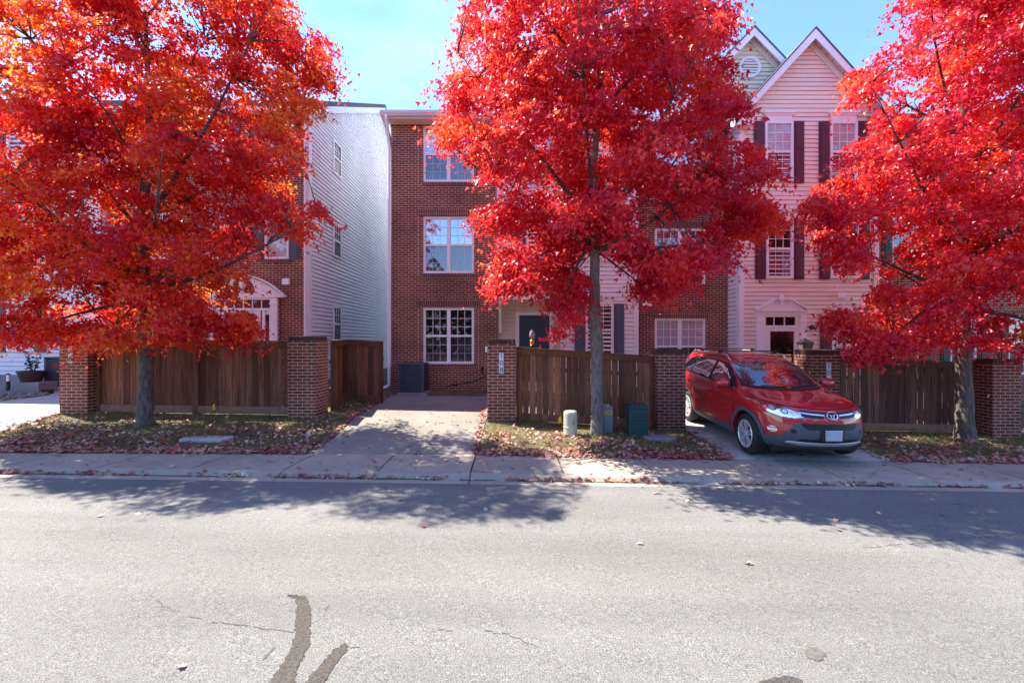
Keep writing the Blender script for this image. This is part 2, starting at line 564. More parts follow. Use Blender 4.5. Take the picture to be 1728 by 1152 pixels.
g = MB()
g.quad((-400, -400, -0.75), (400, -400, -0.75), (400, 400, -0.75), (-400, 400, -0.75))
tag(g.build('ground', 'soil'), 'bare earth under and beyond the street', None, None, 'structure')
surface('road', -40, 40, -9, 6.33, 40, 12, 0, 'asphalt', 'pale worn asphalt street in the foreground')
surface('lawn', -25, 25, 7.699, 60, 120, 60, 0, 'soil', 'leaf strewn verge and yards behind the pavement')

kb = MB()
prof = [(6.332, 1.990), (6.45, 1.996), (6.52, 1.996), (6.555, 1.985), (6.59, 1.952), (6.63, 1.938), (6.70, 1.932), (6.70, 2.3), (6.332, 2.3)]
joints = [-0.61 + 1.37 * k for k in range(-20, 21)]
for a, b in zip(joints[::2], joints[2::2]):
    for i, (xx) in enumerate((a + 0.008, b - 0.008)):
        for (y, h) in prof:
            kb.v.append((xx, y, ZC - h - 0.0144 * max(-14, min(14, xx))))
    n = len(prof)
    o = len(kb.v) - 2 * n
    kb.f += [(o + i, o + (i + 1) % n, o + n + (i + 1) % n, o + n + i) for i in range(n)]
    kb.f += [tuple(o + i for i in range(n))[::-1], tuple(o + n + i for i in range(n))]
tag(kb.build('kerb', 'kerb'), 'low concrete kerb and gutter along the street', None, None, 'structure')

gd = MB()
rdx = random.Random(9)
xg = -12.0
while xg < 12.0:
    L_ = rdx.uniform(0.1, 0.5)
    wv = rdx.uniform(0.006, 0.03)
    gd.quad(*[(x, y, gz(x, y) + 0.004) for x, y in ((xg, 6.522 - wv), (xg + L_, 6.522 - wv * rdx.uniform(0.6, 1.3)), (xg + L_, 6.530), (xg, 6.530))])
    xg += L_ + rdx.choice((0, 0, 0.05, 0.3))
tag(gd.build('gutter_dirt', 'soil', fix=False), 'thin line of dirt along the gutter', None, None, 'structure')
sw = MB()
for a, b in zip(joints, joints[1:]):
    a += 0.012; b -= 0.012
    nseg = 4
    for j in range(nseg):
        y0 = 6.71 + 0.99 * j / nseg; y1 = 6.71 + 0.99 * (j + 1) / nseg
        ps = [(a, y0), (b, y0), (b, y1), (a, y1)]
        sw.quad(*[(x, y, gz(x, y)) for x, y in ps])
    for x in (a, b):
        sw.quad((x, 6.71, gz(x, 6.71)), (x, 7.7, gz(x, 7.7)), (x, 7.7, gz(x, 7.7) - 0.1), (x, 6.71, gz(x, 6.71) - 0.1))
    for y in (6.71, 7.7):
        sw.quad((a, y, gz(a, y)), (b, y, gz(b, y)), (b, y, gz(b, y) - 0.1), (a, y, gz(a, y) - 0.1))
tag(sw.build('sidewalk', 'sidewalk'), 'concrete pavement of square slabs beside the kerb', None, None, 'structure')
surface('sidewalk_bed', -25, 25, 6.69, 7.72, 60, 3, -0.04, 'joint', 'dark soil in the joints between the pavement slabs')

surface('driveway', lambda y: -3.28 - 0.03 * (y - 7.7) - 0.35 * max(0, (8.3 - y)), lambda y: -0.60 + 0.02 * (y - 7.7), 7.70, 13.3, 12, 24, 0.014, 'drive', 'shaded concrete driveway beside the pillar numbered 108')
surface('driveway', lambda y: 3.72 - 0.25 * max(0, 8.3 - y), lambda y: 6.38 + 0.25 * max(0, 8.3 - y), 7.70, 13.2, 12, 24, 0.014, 'drive2', 'pale concrete driveway under the red car')
surface('driveway', -12.4, -9.66, 7.70, 13.0, 12, 24, 0.014, 'drive2', 'pale concrete driveway left of the first brick pillar')


# ------------------------------------------------------------------ world, sun, camera
E = 57.0
sa, sb = 0.903, 0.430
sun_dir = Vector((sa * math.cos(RAD(E)), -sb * math.cos(RAD(E)), -math.sin(RAD(E)))).normalized()
ld = bpy.data.lights.new('sun', 'SUN')
ld.energy = 4.4
ld.angle = RAD(0.55)
ld.color = (1.0, 0.925, 0.80)
so = bpy.data.objects.new('sun', ld)
so.rotation_euler = sun_dir.to_track_quat('-Z', 'Y').to_euler()
so.location = (-20, 15, 30)
COL.objects.link(so)

w = bpy.data.worlds.new('World')
scene.world = w
w.use_nodes = True
nt = w.node_tree
for n in list(nt.nodes):
    nt.nodes.remove(n)
sky = nt.nodes.new('ShaderNodeTexSky')
sky.sky_type = 'NISHITA'
sky.sun_disc = False
sky.sun_elevation = RAD(E)
sky.sun_rotation = math.atan2(-sa, sb)
sky.air_density = 1.0
sky.dust_density = 0.1
sky.ozone_density = 3.0
bg = nt.nodes.new('ShaderNodeBackground')
bg.inputs[1].default_value = 0.14
wo = nt.nodes.new('ShaderNodeOutputWorld')
tc = nt.nodes.new('ShaderNodeTexCoord')
mp = N(nt, 'ShaderNodeMapping')
mp.inputs['Scale'].default_value = (1.1, 1.1, 3.2)
nt.links.new(tc.outputs['Generated'], mp.inputs[0])
cn = N(nt, 'ShaderNodeTexNoise', Scale=1.7, Detail=9.0, Roughness=0.6)
nt.links.new(mp.outputs[0], cn.inputs['Vector'])
cf = ramp(nt, cn.outputs['Fac'], [(0.50, (0, 0, 0)), (0.82, (0.34, 0.34, 0.34))])
cc = mixc(nt, cf, sky.outputs[0], (5.5, 5.9, 6.6))
cc = mixc(nt, 1.0, cc, (0.655, 0.755, 0.925), 'MULTIPLY')
nt.links.new(cc, bg.inputs[0])
nt.links.new(bg.outputs[0], wo.inputs[0])

cam = bpy.data.cameras.new('camera')
cam.sensor_width = 36
cam.sensor_fit = 'HORIZONTAL'
cam.lens = 16.0
cam.clip_end = 2000
co = bpy.data.objects.new('camera', cam)
co.location = (0, 0, ZC)
co.rotation_euler = (RAD(90), 0, 0)
COL.objects.link(co)
scene.camera = co
scene.view_settings.view_transform = 'Standard'
scene.view_settings.look = 'None'
scene.view_settings.exposure = 1.88
scene.view_settings.gamma = 1.0
scene.cycles.max_bounces = 8
scene.cycles.transparent_max_bounces = 8


# ------------------------------------------------------------------ house pieces (facades face -Y)
def wall_open(parent, name, mat, x0, x1, z0, z1, y, opens, depth=0.10):
    """brick sheet at plane y with real openings and reveals"""
    mb = MB()
    xs = sorted({x0, x1, *[v for o in opens for v in o[:2]]})
    zs = sorted({z0, z1, *[v for o in opens for v in o[2:4]]})
    for a, b in zip(xs, xs[1:]):
        for c, d in zip(zs, zs[1:]):
            mx, mz = (a + b) / 2, (c + d) / 2
            if any(o[0] < mx < o[1] and o[2] < mz < o[3] for o in opens):
                continue
            mb.quad((a, y, c), (b, y, c), (b, y, d), (a, y, d))
    for a, b, c, d in [o[:4] for o in opens]:
        yb = y + depth
        mb.quad((a, y, c), (a, yb, c), (a, yb, d), (a, y, d))
        mb.quad((b, y, c), (b, y, d), (b, yb, d), (b, yb, c))
        mb.quad((a, y, d), (a, yb, d), (b, yb, d), (b, y, d))
        mb.quad((a, y, c), (b, y, c), (b, yb, c), (a, yb, c))
    return mb.build(name, mat, parent, fix=False)


def siding(parent, name, mat, x0, x1, z0, z1, y, exp=0.127, xr=None):
    """lapped boards facing -Y. xr(z) -> (xa, xb) clips a gable"""
    mb = MB()
    n = int(math.ceil((z1 - z0) / exp))
    for i in range(n):
        a = z0 + i * exp
        b = min(a + exp, z1)
        xa0, xb0 = xr(a) if xr else (x0, x1)
        xa1, xb1 = xr(b) if xr else (x0, x1)
        if xb0 - xa0 < 0.02:
            continue
        xb1 = max(xb1, xa1)
        mb.quad((xa0, y - 0.020, a), (xb0, y - 0.020, a), (xb1, y + 0.004, b - 0.014), (xa1, y + 0.004, b - 0.014))
        mb.quad((xa1, y + 0.004, b - 0.014), (xb1, y + 0.004, b - 0.014), (xb1, y + 0.026, b), (xa1, y + 0.026, b))
        mb.quad((xa0, y + 0.026, a), (xb0, y + 0.026, a), (xb0, y - 0.020, a), (xa0, y - 0.020, a))
    return mb.build(name, mat, parent, fix=False)


def siding_x(parent, name, mat, y0, y1, z0, z1, x, sgn, exp=0.127, yr=None):
    """lapped boards on a wall of constant x facing sgn*X"""
    mb = MB()
    n = int(math.ceil((z1 - z0) / exp))
    for i in range(n):
        a = z0 + i * exp
        b = min(a + exp, z1)
        ya0, yb0 = yr(a) if yr else (y0, y1)
        ya1, yb1 = yr(b) if yr else (y0, y1)
        if yb0 - ya0 < 0.05:
            continue
        yb1 = max(yb1, ya1)
        o, m_, k = x + sgn * 0.022, x - sgn * 0.004, x - sgn * 0.028
        mb.quad((o, ya0, a), (o, yb0, a), (m_, yb1, b - 0.018), (m_, ya1, b - 0.018))
        mb.quad((m_, ya1, b - 0.018), (m_, yb1, b - 0.018), (k, yb1, b), (k, ya1, b))
        mb.quad((k, ya0, a), (k, yb0, a), (o, yb0, a), (o, ya0, a))
    return mb.build(name, mat, parent, fix=False)


def window(parent, x0, x1, z0, z1, y, top='glass_mid', bot='glass_screen', twin=False, cols=3, rows=3, trim='trim', fw=0.07,
           meet=0.5, lowgrid=True, label=None):
    """double hung window: frame with its sashes; panes and muntins are its sub-parts. y = outer face of the frame"""
    fr = MB()
    yb = y + 0.075
    fr.box(x0, x0 + fw, y, yb, z0, z1)
    fr.box(x1 - fw, x1, y, yb, z0, z1)
    fr.box(x0 + fw, x1 - fw, y + 0.003, yb, z1 - fw, z1)
    fr.box(x0 + fw, x1 - fw, y - 0.012, yb, z0, z0 + fw)
    lights = []
    if twin:
        xm = (x0 + x1) / 2
        fr.box(xm - 0.055, xm + 0.055, y + 0.002, yb, z0 + fw, z1 - fw)
        lights = [(x0 + fw, xm - 0.055), (xm + 0.055, x1 - fw)]
    else:
        lights = [(x0 + fw, x1 - fw)]
    zb, zt = z0 + fw, z1 - fw
    zm = zb + (zt - zb) * meet
    for a, b in lights:
        fr.box(a, b, y + 0.012, yb, zm - 0.032, zm + 0.032)
    f = fr.build('window', trim, parent)
    if label: f['label'] = label
    mu = MB()
    for a, b in lights:
        for lo, hi, m_, yy in ((zm + 0.032, zt, top, y + 0.045), (zb, zm - 0.032, bot, y + 0.052)):
            p = MB()
            p.quad((a, yy, lo), (b, yy, lo), (b, yy, hi), (a, yy, hi))
            p.build('pane', m_, f, fix=False)
            if lo == zb and not lowgrid:
                continue
            ym = yy - 0.014 if m_ != 'glass_screen' else yy - 0.009
            t = 0.008 if lo != zb else 0.0035
            for i in range(1, cols):
                xx = a + (b - a) * i / cols
                mu.box(xx - t, xx + t, ym, yy - 0.002, lo, hi)
            for i in range(1, rows):
                zz = lo + (hi - lo) * i / rows
                mu.box(a, b, ym + 0.001, yy - 0.002, zz - t, zz + t)
    mu.build('muntins', 'trim' if trim == 'trim' else trim, f)
    return f


def shutter(parent, x0, x1, z0, z1, y, mat):
    mb = MB()
    mb.box(x0, x1, y - 0.03, y, z0, z1)
    s = (x1 - x0) * 0.2
    zm = (z0 + z1) / 2 + 0.06
    o = mb.build('shutter', mat, parent, bevel=0.004)
    p = MB()
    for a, b in ((z0 + s, zm - s * 0.5), (zm + s * 0.5, z1 - s)):
        p.box(x0 + s, x1 - s, y - 0.042, y - 0.028, a, b)
        p.box(x0 + s * 0.72, x0 + s * 0.86, y - 0.034, y - 0.028, a, b)
    p.build('raised_panel', mat, o, bevel=0.006)
    return o


def crown_head(parent, x0, x1, z0, z1, y, mat='trim'):
    mb = MB()
    h = z1 - z0
    mb.box(x0 + 0.03, x1 - 0.03, y - 0.035, y, z0, z0 + h * 0.62)
    mb.box(x0 - 0.02, x1 + 0.02, y - 0.065, y, z0 + h * 0.62, z0 + h * 0.8)
    mb.box(x0 - 0.06, x1 + 0.06, y - 0.10, y, z0 + h * 0.8, z1)
    return mb.build('window_head', mat, parent)


def soldier(parent, x0, x1, z0, z1, y, name='lintel'):
    return MB().box(x0, x1, y - 0.014, y + 0.05, z0, z1).build(name, 'brick_soldier', parent)


def vent_box(parent, x, z, y, s=0.2):
    mb = MB()
    mb.prism([(y, z - s / 2), (y - s * 0.55, z - s / 2), (y - s * 0.45, z + s * 0.35), (y, z + s * 0.5)], 'x', x - s / 2, x + s / 2)
    return mb.build('vent_hood', 'trim', parent, bevel=0.01)


def gable_core(parent, name, mat, x0, x1, yf, yb, z0, ze, zr, ridge='x'):
    """plain solid shell inside the cladding"""
    mb = MB()
    if ridge == 'x':
        ym = (yf + yb) / 2
        mb.prism([(yf, z0), (yb, z0), (yb, ze), (ym, zr), (yf, ze)], 'x', x0, x1)
    else:
        xm = (x0 + x1) / 2
        mb.prism([(x0, z0), (x1, z0), (x1, ze), (xm, zr), (x0, ze)], 'y', yf, yb)
    return mb.build(name, mat, parent)


def roof_x(parent, x0, x1, yf, yb, ze, zr, ov=0.45, th=0.16):
    """gable roof with its ridge along X; eaves front and back"""
    ym = (yf + yb) / 2
    s = (zr - ze) / (ym - yf)
    mb = MB()
    for sg in (-1, 1):
        ye = ym + sg * (ym - yf + ov)
        zlow = zr - s * (ym - yf + ov)
        mb.prism([(ym, zr + 0.02), (ye, zlow + 0.02), (ye, zlow + 0.02 + th), (ym, zr + 0.02 + th)], 'x', x0, x1)
    return mb.build('roof', 'shingle', parent)


# ================================================================== HOUSE with siding gable end, left of the driveway
D = 13.5
xL, xR = -11.75, -6.03
h1 = thing('brick_house', (-8.9, D, gz(-8.9, D)), 'brick house with pale siding side wall and arched white door pediment, left of the driveway', 'house')
zeL, zrL = Z(180, D), 12.62
yRL = 20.75
yBL = 2 * yRL - D
gable_core(h1, 'wall', 'siding_white', xL + 0.06, xR - 0.06, D + 0.12, yBL, 0.0, zeL - 0.02, zrL - 0.12)
wz = {}
rows1 = [(Z(437, D), Z(343, D)), (Z(278, D), Z(186, D))]
wx1 = [(X(445, D), X(487, D)), (X(345, D), X(387, D)), (X(245, D), X(287, D))]
op = [(a, b, c, d) for (c, d) in rows1 for (a, b) in wx1]
wall_open(h1, 'brick_front', 'brick', xL, X(517, D), 0.2, zeL, D, op)
for (c, d) in rows1:
    for (a, b) in wx1:
        window(h1, a + 0.003, b - 0.003, c + 0.003, d - 0.003, D + 0.02, 'glass_mid', 'glass_blind', cols=3, lowgrid=False)
        sh = b - a
        for q0, q1 in ((a - 0.33, a - 0.03), (b + 0.03, b + 0.33)):
            shutter(h1, q0, q1, c - 0.02, d + 0.02, D - 0.002, 'blue_shutter')
        soldier(h1, a - 0.12, b + 0.12, d + 0.03, d + 0.23, D)
        soldier(h1, a - 0.05, b + 0.05, c - 0.11, c - 0.025, D, 'sill')
siding_x(h1, 'siding_wall', 'siding_white', D, yBL, 0.55, zrL, xR, 1,
         yr=lambda z: (D + 0.02, yBL) if z < zeL else (D + 0.02 + (z - zeL) * (yRL - D) / (zrL - zeL), yBL - (z - zeL) * (yRL - D) / (zrL - zeL)))
mb = MB()
mb.box(X(517, D), xR + 0.03, D - 0.03, D + 0.03, 0.4, zeL)
mb.box(xR + 0.002, xR + 0.03, D + 0.03, D + 0.14, 0.4, zeL)
mb.build('corner_trim', 'trim_pink', h1)
mb = MB()
mb.tube([(xR - 0.07, D - 0.08, zeL - 0.1), (xR - 0.07, D - 0.08, 0.5)], 0.035, 8)
mb.build('downspout', 'trim_pink', h1)
roof_x(h1, xL - 0.1, xR + 0.26, D, yBL, zeL, zrL, 0.4)
mb = MB()
s = (zrL - zeL) / (yRL - D)
for sg in (-1, 1):
    ye = yRL + sg * (yRL - D + 0.4)
    zl = zrL - s * (yRL - D + 0.4)
    mb.prism([(yRL, zrL - 0.20), (ye, zl - 0.20), (ye, zl + 0.015), (yRL, zrL + 0.015)], 'x', xR + 0.20, xR + 0.255)
mb.box(xL, xR + 0.19, D - 0.38, D - 0.35, zeL - 0.32, zeL - 0.15)
mb.box(xL, xR + 0.19, D - 0.35, D - 0.02, zeL - 0.24, zeL - 0.21)
mb.build('fascia', 'trim', h1)
mb = MB()
mb.box(xL, xR, D - 0.018, D + 0.02, zeL - 0.21, zeL + 0.02)
mb.build('frieze_board', 'trim_pink', h1)
# side windows
for za, zb in ((5.68 + 2, 6.80 + 2), (2.87 + 2, 4.0 + 2), (0.0 + 2, 1.2 + 2)):
    y0, y1 = 15.28, 15.97
    fr = MB()
    x0 = xR + 0.005
    fr.box(x0, x0 + 0.05, y0, y0 + 0.06, za, zb)
    fr.box(x0, x0 + 0.05, y1 - 0.06, y1, za, zb)
    fr.box(x0, x0 + 0.048, y0 + 0.06, y1 - 0.06, za, za + 0.06)
    fr.box(x0, x0 + 0.048, y0 + 0.06, y1 - 0.06, zb - 0.06, zb)
    fr.box(x0, x0 + 0.042, y0 + 0.06, y1 - 0.06, (za + zb) / 2 - 0.03, (za + zb) / 2 + 0.03)
    f = fr.build('window', 'trim', h1)
    for lo, hi, m_ in ((za + 0.06, (za + zb) / 2 - 0.03, 'glass_screen'), ((za + zb) / 2 + 0.03, zb - 0.06, 'glass_mid')):
        p = MB()
        p.quad((x0 + 0.026, y0 + 0.06, lo), (x0 + 0.026, y1 - 0.06, lo), (x0 + 0.026, y1 - 0.06, hi), (x0 + 0.026, y0 + 0.06, hi))
        p.build('pane', m_, f, fix=False)
    mu = MB()
    for k in (1, 2):
        yy = y0 + 0.06 + (y1 - y0 - 0.12) * k / 3
        mu.box(x0 + 0.028, x0 + 0.036, yy - 0.008, yy + 0.008, (za + zb) / 2 + 0.03, zb - 0.06)
    mu.box(x0 + 0.028, x0 + 0.035, y0 + 0.06, y1 - 0.06, za * 0.25 + zb * 0.75 - 0.008, za * 0.25 + zb * 0.75 + 0.008)
    mu.build('muntins', 'trim', f)
vent_box(h1, X(484, D), Z(475, D), D)
# door and swan-neck pediment
dc = X(412, D)
def dx(px): return X(px, D)
sur = MB()
zb0 = 0.75
for a, b in ((458, 470), (354, 366)):
    sur.box(dx(a), dx(b), D - 0.09, D, zb0, Z(503, D))
    sur.box(dx(a) - 0.015, dx(b) + 0.015, D - 0.11, D, Z(514, D), Z(511, D))
sur.box(dx(366), dx(458), D - 0.07, D, Z(506, D), Z(502, D))
sur.box(dx(366), dx(458), D - 0.07, D, Z(524, D), Z(520, D))
for a, b in ((436, 441), (383, 388), (444, 449), (375, 380), (456, 458), (366, 368)):
    sur.box(dx(a), dx(b), D - 0.06, D, zb0, Z(524, D))
sur.build('door_surround', 'trim_pink', h1, bevel=0.006)
ped = MB()
for sg in (1, -1):
    pl = [(10, 503), (70, 502), (60, 494), (45, 483), (28, 474), (14, 470), (11, 471), (17, 479), (21, 487), (21, 493), (17, 498), (10, 499)]
    pts = [(dc + sg * q * D / F, Z(v, D)) for q, v in pl]
    ped.prism(pts, 'y', D - 0.10, D)
ped.box(dc - 12 * D / F, dc + 12 * D / F, D - 0.098, D, Z(503, D), Z(495, D))
pm = ped.build('pediment', 'trim_pink', h1)
for sg in (1, -1):
    cor = MB()
    pl = [(72, 502), (61, 492), (46, 481), (28, 472), (12, 468)]
    for (a, b) in zip(pl, pl[1:]):
        (q0, v0), (q1, v1) = a, b
        cor.add([(dc + sg * q * D / F, yy, Z(v, D) + dz) for q, v in (a, b) for yy in (D - 0.17, D) for dz in (0, 0.05)],
                [(0, 1, 3, 2), (4, 6, 7, 5), (0, 4, 5, 1), (2, 3, 7, 6), (0, 2, 6, 4), (1, 5, 7, 3)])
    cor.build('pediment_moulding', 'trim', pm)
fin = MB().lathe([(0.05, 0), (0.07, 0.03), (0.045, 0.08), (0.05, 0.15), (0.085, 0.2), (0.095, 0.27), (0.09, 0.34), (0.06, 0.41), (0.01, 0.43)],
                 (dc, D - 0.07, Z(495, D)), 16)
fin.build('finial', 'trim_pink', pm, smooth=True)
tr = MB()
tr.quad((dx(366), D - 0.02, Z(520, D)), (dx(458), D - 0.02, Z(520, D)), (dx(458), D - 0.02, Z(506, D)), (dx(366), D - 0.02, Z(506, D)))
t_ = tr.build('transom_window', 'glass_mid', h1, fix=False)
mu = MB()
for k in range(1, 6):
    xx = dx(366) + (dx(458) - dx(366)) * k / 6
    mu.box(xx - 0.012, xx + 0.012, D - 0.045, D - 0.022, Z(520, D), Z(506, D))
mu.build('muntins', 'trim', t_)
dr = MB().box(dx(388), dx(436), D - 0.03, D - 0.002, zb0, Z(524, D))
dr_ = dr.build('door', 'trim_pink', h1)
MB().box(dx(394), dx(431), D - 0.036, D - 0.028, zb0 + 0.3, Z(529, D)).build('pane', 'glass_mid', dr_)
for a, b in ((449, 456), (368, 375)):
    sl = MB().box(dx(a) - 0.03, dx(b) + 0.03, D - 0.028, D - 0.003, zb0, Z(524, D)).build('sidelight', 'trim_pink', h1)
    MB().box(dx(a), dx(b), D - 0.034, D - 0.026, zb0 + 0.3, Z(531, D)).build('pane', 'glass_screen', sl)

# ================================================================== far left house of white siding
D = 13.2
h0 = thing('siding_house', (-16, D, gz(-13, D)), 'white siding house with maroon shutters at the far left edge', 'house')
gable_core(h0, 'wall', 'siding_white', -20, -11.95, D + 0.06, 26, 0.2, 8.6, 11.5)
siding(h0, 'siding_wall', 'siding_white', -20, -11.93, Z(632, D), 8.6, D)
MB().box(-20, -11.94, D - 0.01, D + 0.05, 0.2, Z(632, D)).build('foundation', 'foundation', h0)
roof_x(h0, -20.2, -11.85, D, 26, 8.6, 11.5, 0.4)
for (pa, pb) in ((14, 61), (-110, -63)):
    for (za, zb) in ((Z(593, D), Z(490, D)), (Z(430, D), Z(330, D)), (Z(270, D), Z(170, D))):
        window(h0, X(pa, D), X(pb, D), za, zb, D - 0.06, 'glass_mid', 'glass_screen')
        shutter(h0, X(pa - 18, D), X(pa - 1, D), za - 0.02, zb + 0.02, D - 0.02, 'maroon')
        shutter(h0, X(pb + 1, D), X(pb + 18, D), za - 0.02, zb + 0.02, D - 0.02, 'maroon')
        crown_head(h0, X(pa, D), X(pb, D), zb + 0.005, zb + 0.2, D - 0.02)

# ================================================================== house 108: brick bay, pale siding bay with porch
D = 13.86
h2 = thing('brick_house', (0.1, D, gz(-1, D)), 'red brick house with a teal door at the end of the shaded driveway', 'house')
x0, x1, xE = X(660, D), X(838, D), X(1077, D)
ze = Z(205, D)
yRr = 20.9
yB = 2 * yRr - D
zr = ze + (yRr - D) * math.tan(RAD(24.5))
gable_core(h2, 'wall', 'siding_lav', x0 + 0.06, xE - 0.02, D + 0.32, yB, 0.0, ze - 0.05, zr - 0.15)
wrows = [(614, 519), (461, 365), (307, 212)]
op = [(X(714, D), X(800, D), Z(b, D), Z(t, D)) for b, t in wrows]
wall_open(h2, 'brick_front', 'brick', x0, x1, 0.1, ze, D, op)
MB().box(x0 + 0.002, x0 + 0.1, D + 0.003, D + 2.0, 0.1, ze - 0.01).build('brick_return', 'brick', h2)
siding_x(h2, 'siding_side', 'siding_white', D + 2.0, yB, 0.3, zr - 0.2, x0 + 0.03, -1,
         yr=lambda z: (D + 2.0, yB) if z < ze else (max(D + 2.0, D + (z - ze) / math.tan(RAD(24.5))), yB - (z - ze) / math.tan(RAD(24.5))))
MB().box(x1 - 0.1, x1 - 0.002, D + 0.003, D + 0.34, 0.1, ze - 0.01).build('brick_return', 'brick', h2)
for i, (a, b, c, d) in enumerate(op):
    t_, b_ = (('glass_dark', 'glass_screen'), ('glass_sky', 'glass_mid'), ('glass_sky', 'glass_mid'))[i]
    window(h2, a + 0.003, b - 0.003, c + 0.003, d - 0.003, D + 0.025, t_, b_, twin=True)
    if i < 2:
        soldier(h2, a - 0.17, b + 0.17, d + 0.004, d + 0.21, D)
    soldier(h2, a - 0.02, b + 0.12, c - 0.125, c - 0.004, D, 'sill')
    jt = MB()
    for xx in (a - 0.155, b + 0.13):
        jt.box(xx - 0.009, xx + 0.009, D - 0.003, D + 0.01, c - 0.1, d + 0.0)
    jt.build('control_joint', 'mortar', h2)
# siding bay
ys = D + 0.02
zp = Z(492, D)
siding(h2, 'siding_wall', 'siding_lav', X(947, D), xE, 0.7, zp, ys)
siding(h2, 'upper_siding_wall', 'siding_lav', x1, xE, zp, ze, ys)
MB().box(x1 + 0.001, xE, ys + 0.03, ys + 0.3, zp - 0.05, ze - 0.02).build('wall', 'siding_lav', h2)
yd = D + 0.30
siding(h2, 'porch_wall', 'siding_tan', x1, X(947, D) + 0.02, 0.7, zp, yd)  # tan tone paints in the shade of the recessed porch
MB().box(X(947, D), X(947, D) + 0.05, ys - 0.02, yd + 0.05, 0.7, zp).build('porch_corner', 'trim_pink', h2)
mb = MB()
mb.box(xE - 0.13, xE + 0.01, ys - 0.035, ys + 0.02, 0.6, ze)
mb.build('corner_trim', 'trim_pink', h2)
MB().box(x1 + 0.001, x1 + 0.11, ys - 0.034, ys + 0.02, zp, ze).build('corner_trim', 'trim_pink', h2)
# porch roof
yp = D - 0.85
def px_(p, d): return X(p, d)
pr = MB()
zt_, zb_ = Z(462, D), Z(492, yp)
pr.prism([(ys - 0.02, zb_ + 0.02), (yp - 0.03, zb_ + 0.02), (yp - 0.03, zb_ + 0.05), (ys - 0.02, zt_ + 0.1)], 'x', px_(833, yp), px_(960, yp))
pr.build('porch_roof', 'navy_metal', h2)
bm_ = MB()
bm_.box(px_(836, yp), px_(957, yp), yp, yp + 0.12, Z(505, yp), zb_ + 0.016)
bm_.box(px_(833, yp), px_(960, yp), yp - 0.05, yp, Z(497, yp), zb_ + 0.012)
bm_.box(px_(836, yp) + 0.001, px_(836, yp) + 0.1, yp + 0.12, ys - 0.02, Z(504, yp), zb_ + 0.01)
bm_.box(px_(957, yp) - 0.1, px_(957, yp) - 0.001, yp + 0.12, ys - 0.02, Z(504, yp), zb_ + 0.01)
bm_.build('porch_beam', 'trim', h2, bevel=0.006)
MB().box(px_(836, yp) + 0.1, px_(957, yp) - 0.1, yp + 0.12, yd, zb_ - 0.02, zb_ + 0.008).build('porch_ceiling', 'siding_tan', h2)
po = MB()
xp = px_(843, yp)
po.prism([(yp + 0.13, Z(505, yp)), (ys - 0.03, Z(505, yp)), (ys - 0.03, Z(560, yp)), (ys - 0.12, Z(545, yp)), (ys - 0.45, Z(519, yp)), (yp + 0.13, Z(511, yp))], 'x', xp - 0.035, xp + 0.035)
po.build('porch_bracket', 'trim_pink', h2)
dd = MB()
a, b = X(876, yd), X(927, yd)
zt_ = Z(532, yd)
dd.box(a, b, yd - 0.035, yd - 0.018, 0.76, zt_)
do = dd.build('door', 'teal_door', h2)
for i, (u0, u1) in enumerate(((0.12, 0.46), (0.54, 0.88))):
    for (v0, v1) in ((0.04, 0.30), (0.36, 0.62), (0.90, 1.08)):
        pn = MB().box(a + (b - a) * u0, a + (b - a) * u1, yd - 0.046, yd - 0.033, 0.76 + (zt_ - 0.76) * v0 * 0.9, 0.76 + (zt_ - 0.76) * min(0.97, v1 * 0.9))
        pn.build('door_panel', 'teal_door', do, bevel=0.008)
MB().lathe([(0.0, 0), (0.03, -0.01), (0.03, -0.05), (0.0, -0.06)], (a + 0.07, yd - 0.035, 1.65), 12, 'y').build('handle', 'black', do)
dt = MB()
dt.box(a - 0.11, a - 0.001, yd - 0.05, yd + 0.01, 0.7, zt_ + 0.1)
dt.box(b + 0.001, b + 0.11, yd - 0.05, yd + 0.01, 0.7, zt_ + 0.1)
dt.box(a - 0.001, b + 0.001, yd - 0.048, yd + 0.01, zt_ + 0.001, zt_ + 0.1)
dt.build('door_trim', 'trim_pink', h2)
for i, (b_, t_) in enumerate(((600, 513), (440, 358), (290, 206))):
    for (pa, pb) in (((988, 1035),) if i == 0 else ((988, 1035), (888, 935))):
        zA, zB = Z(b_, D), Z(t_, D)
        window(h2, X(pa, D), X(pb, D), zA, zB, ys - 0.06, 'glass_screen' if i == 0 else 'glass_sky', 'glass_mid' if i else 'glass_screen', trim='trim_pink')
        for q0, q1 in ((pa - 18.5, pa - 1), (pb + 1, pb + 18)):
            shutter(h2, X(q0, D), X(q1, D), zA, zB + 0.01, ys - 0.02, 'blue_shutter')
        crown_head(h2, X(pa, D), X(pb, D), zB + 0.004, zB + 0.25, ys - 0.018, 'trim_pink')
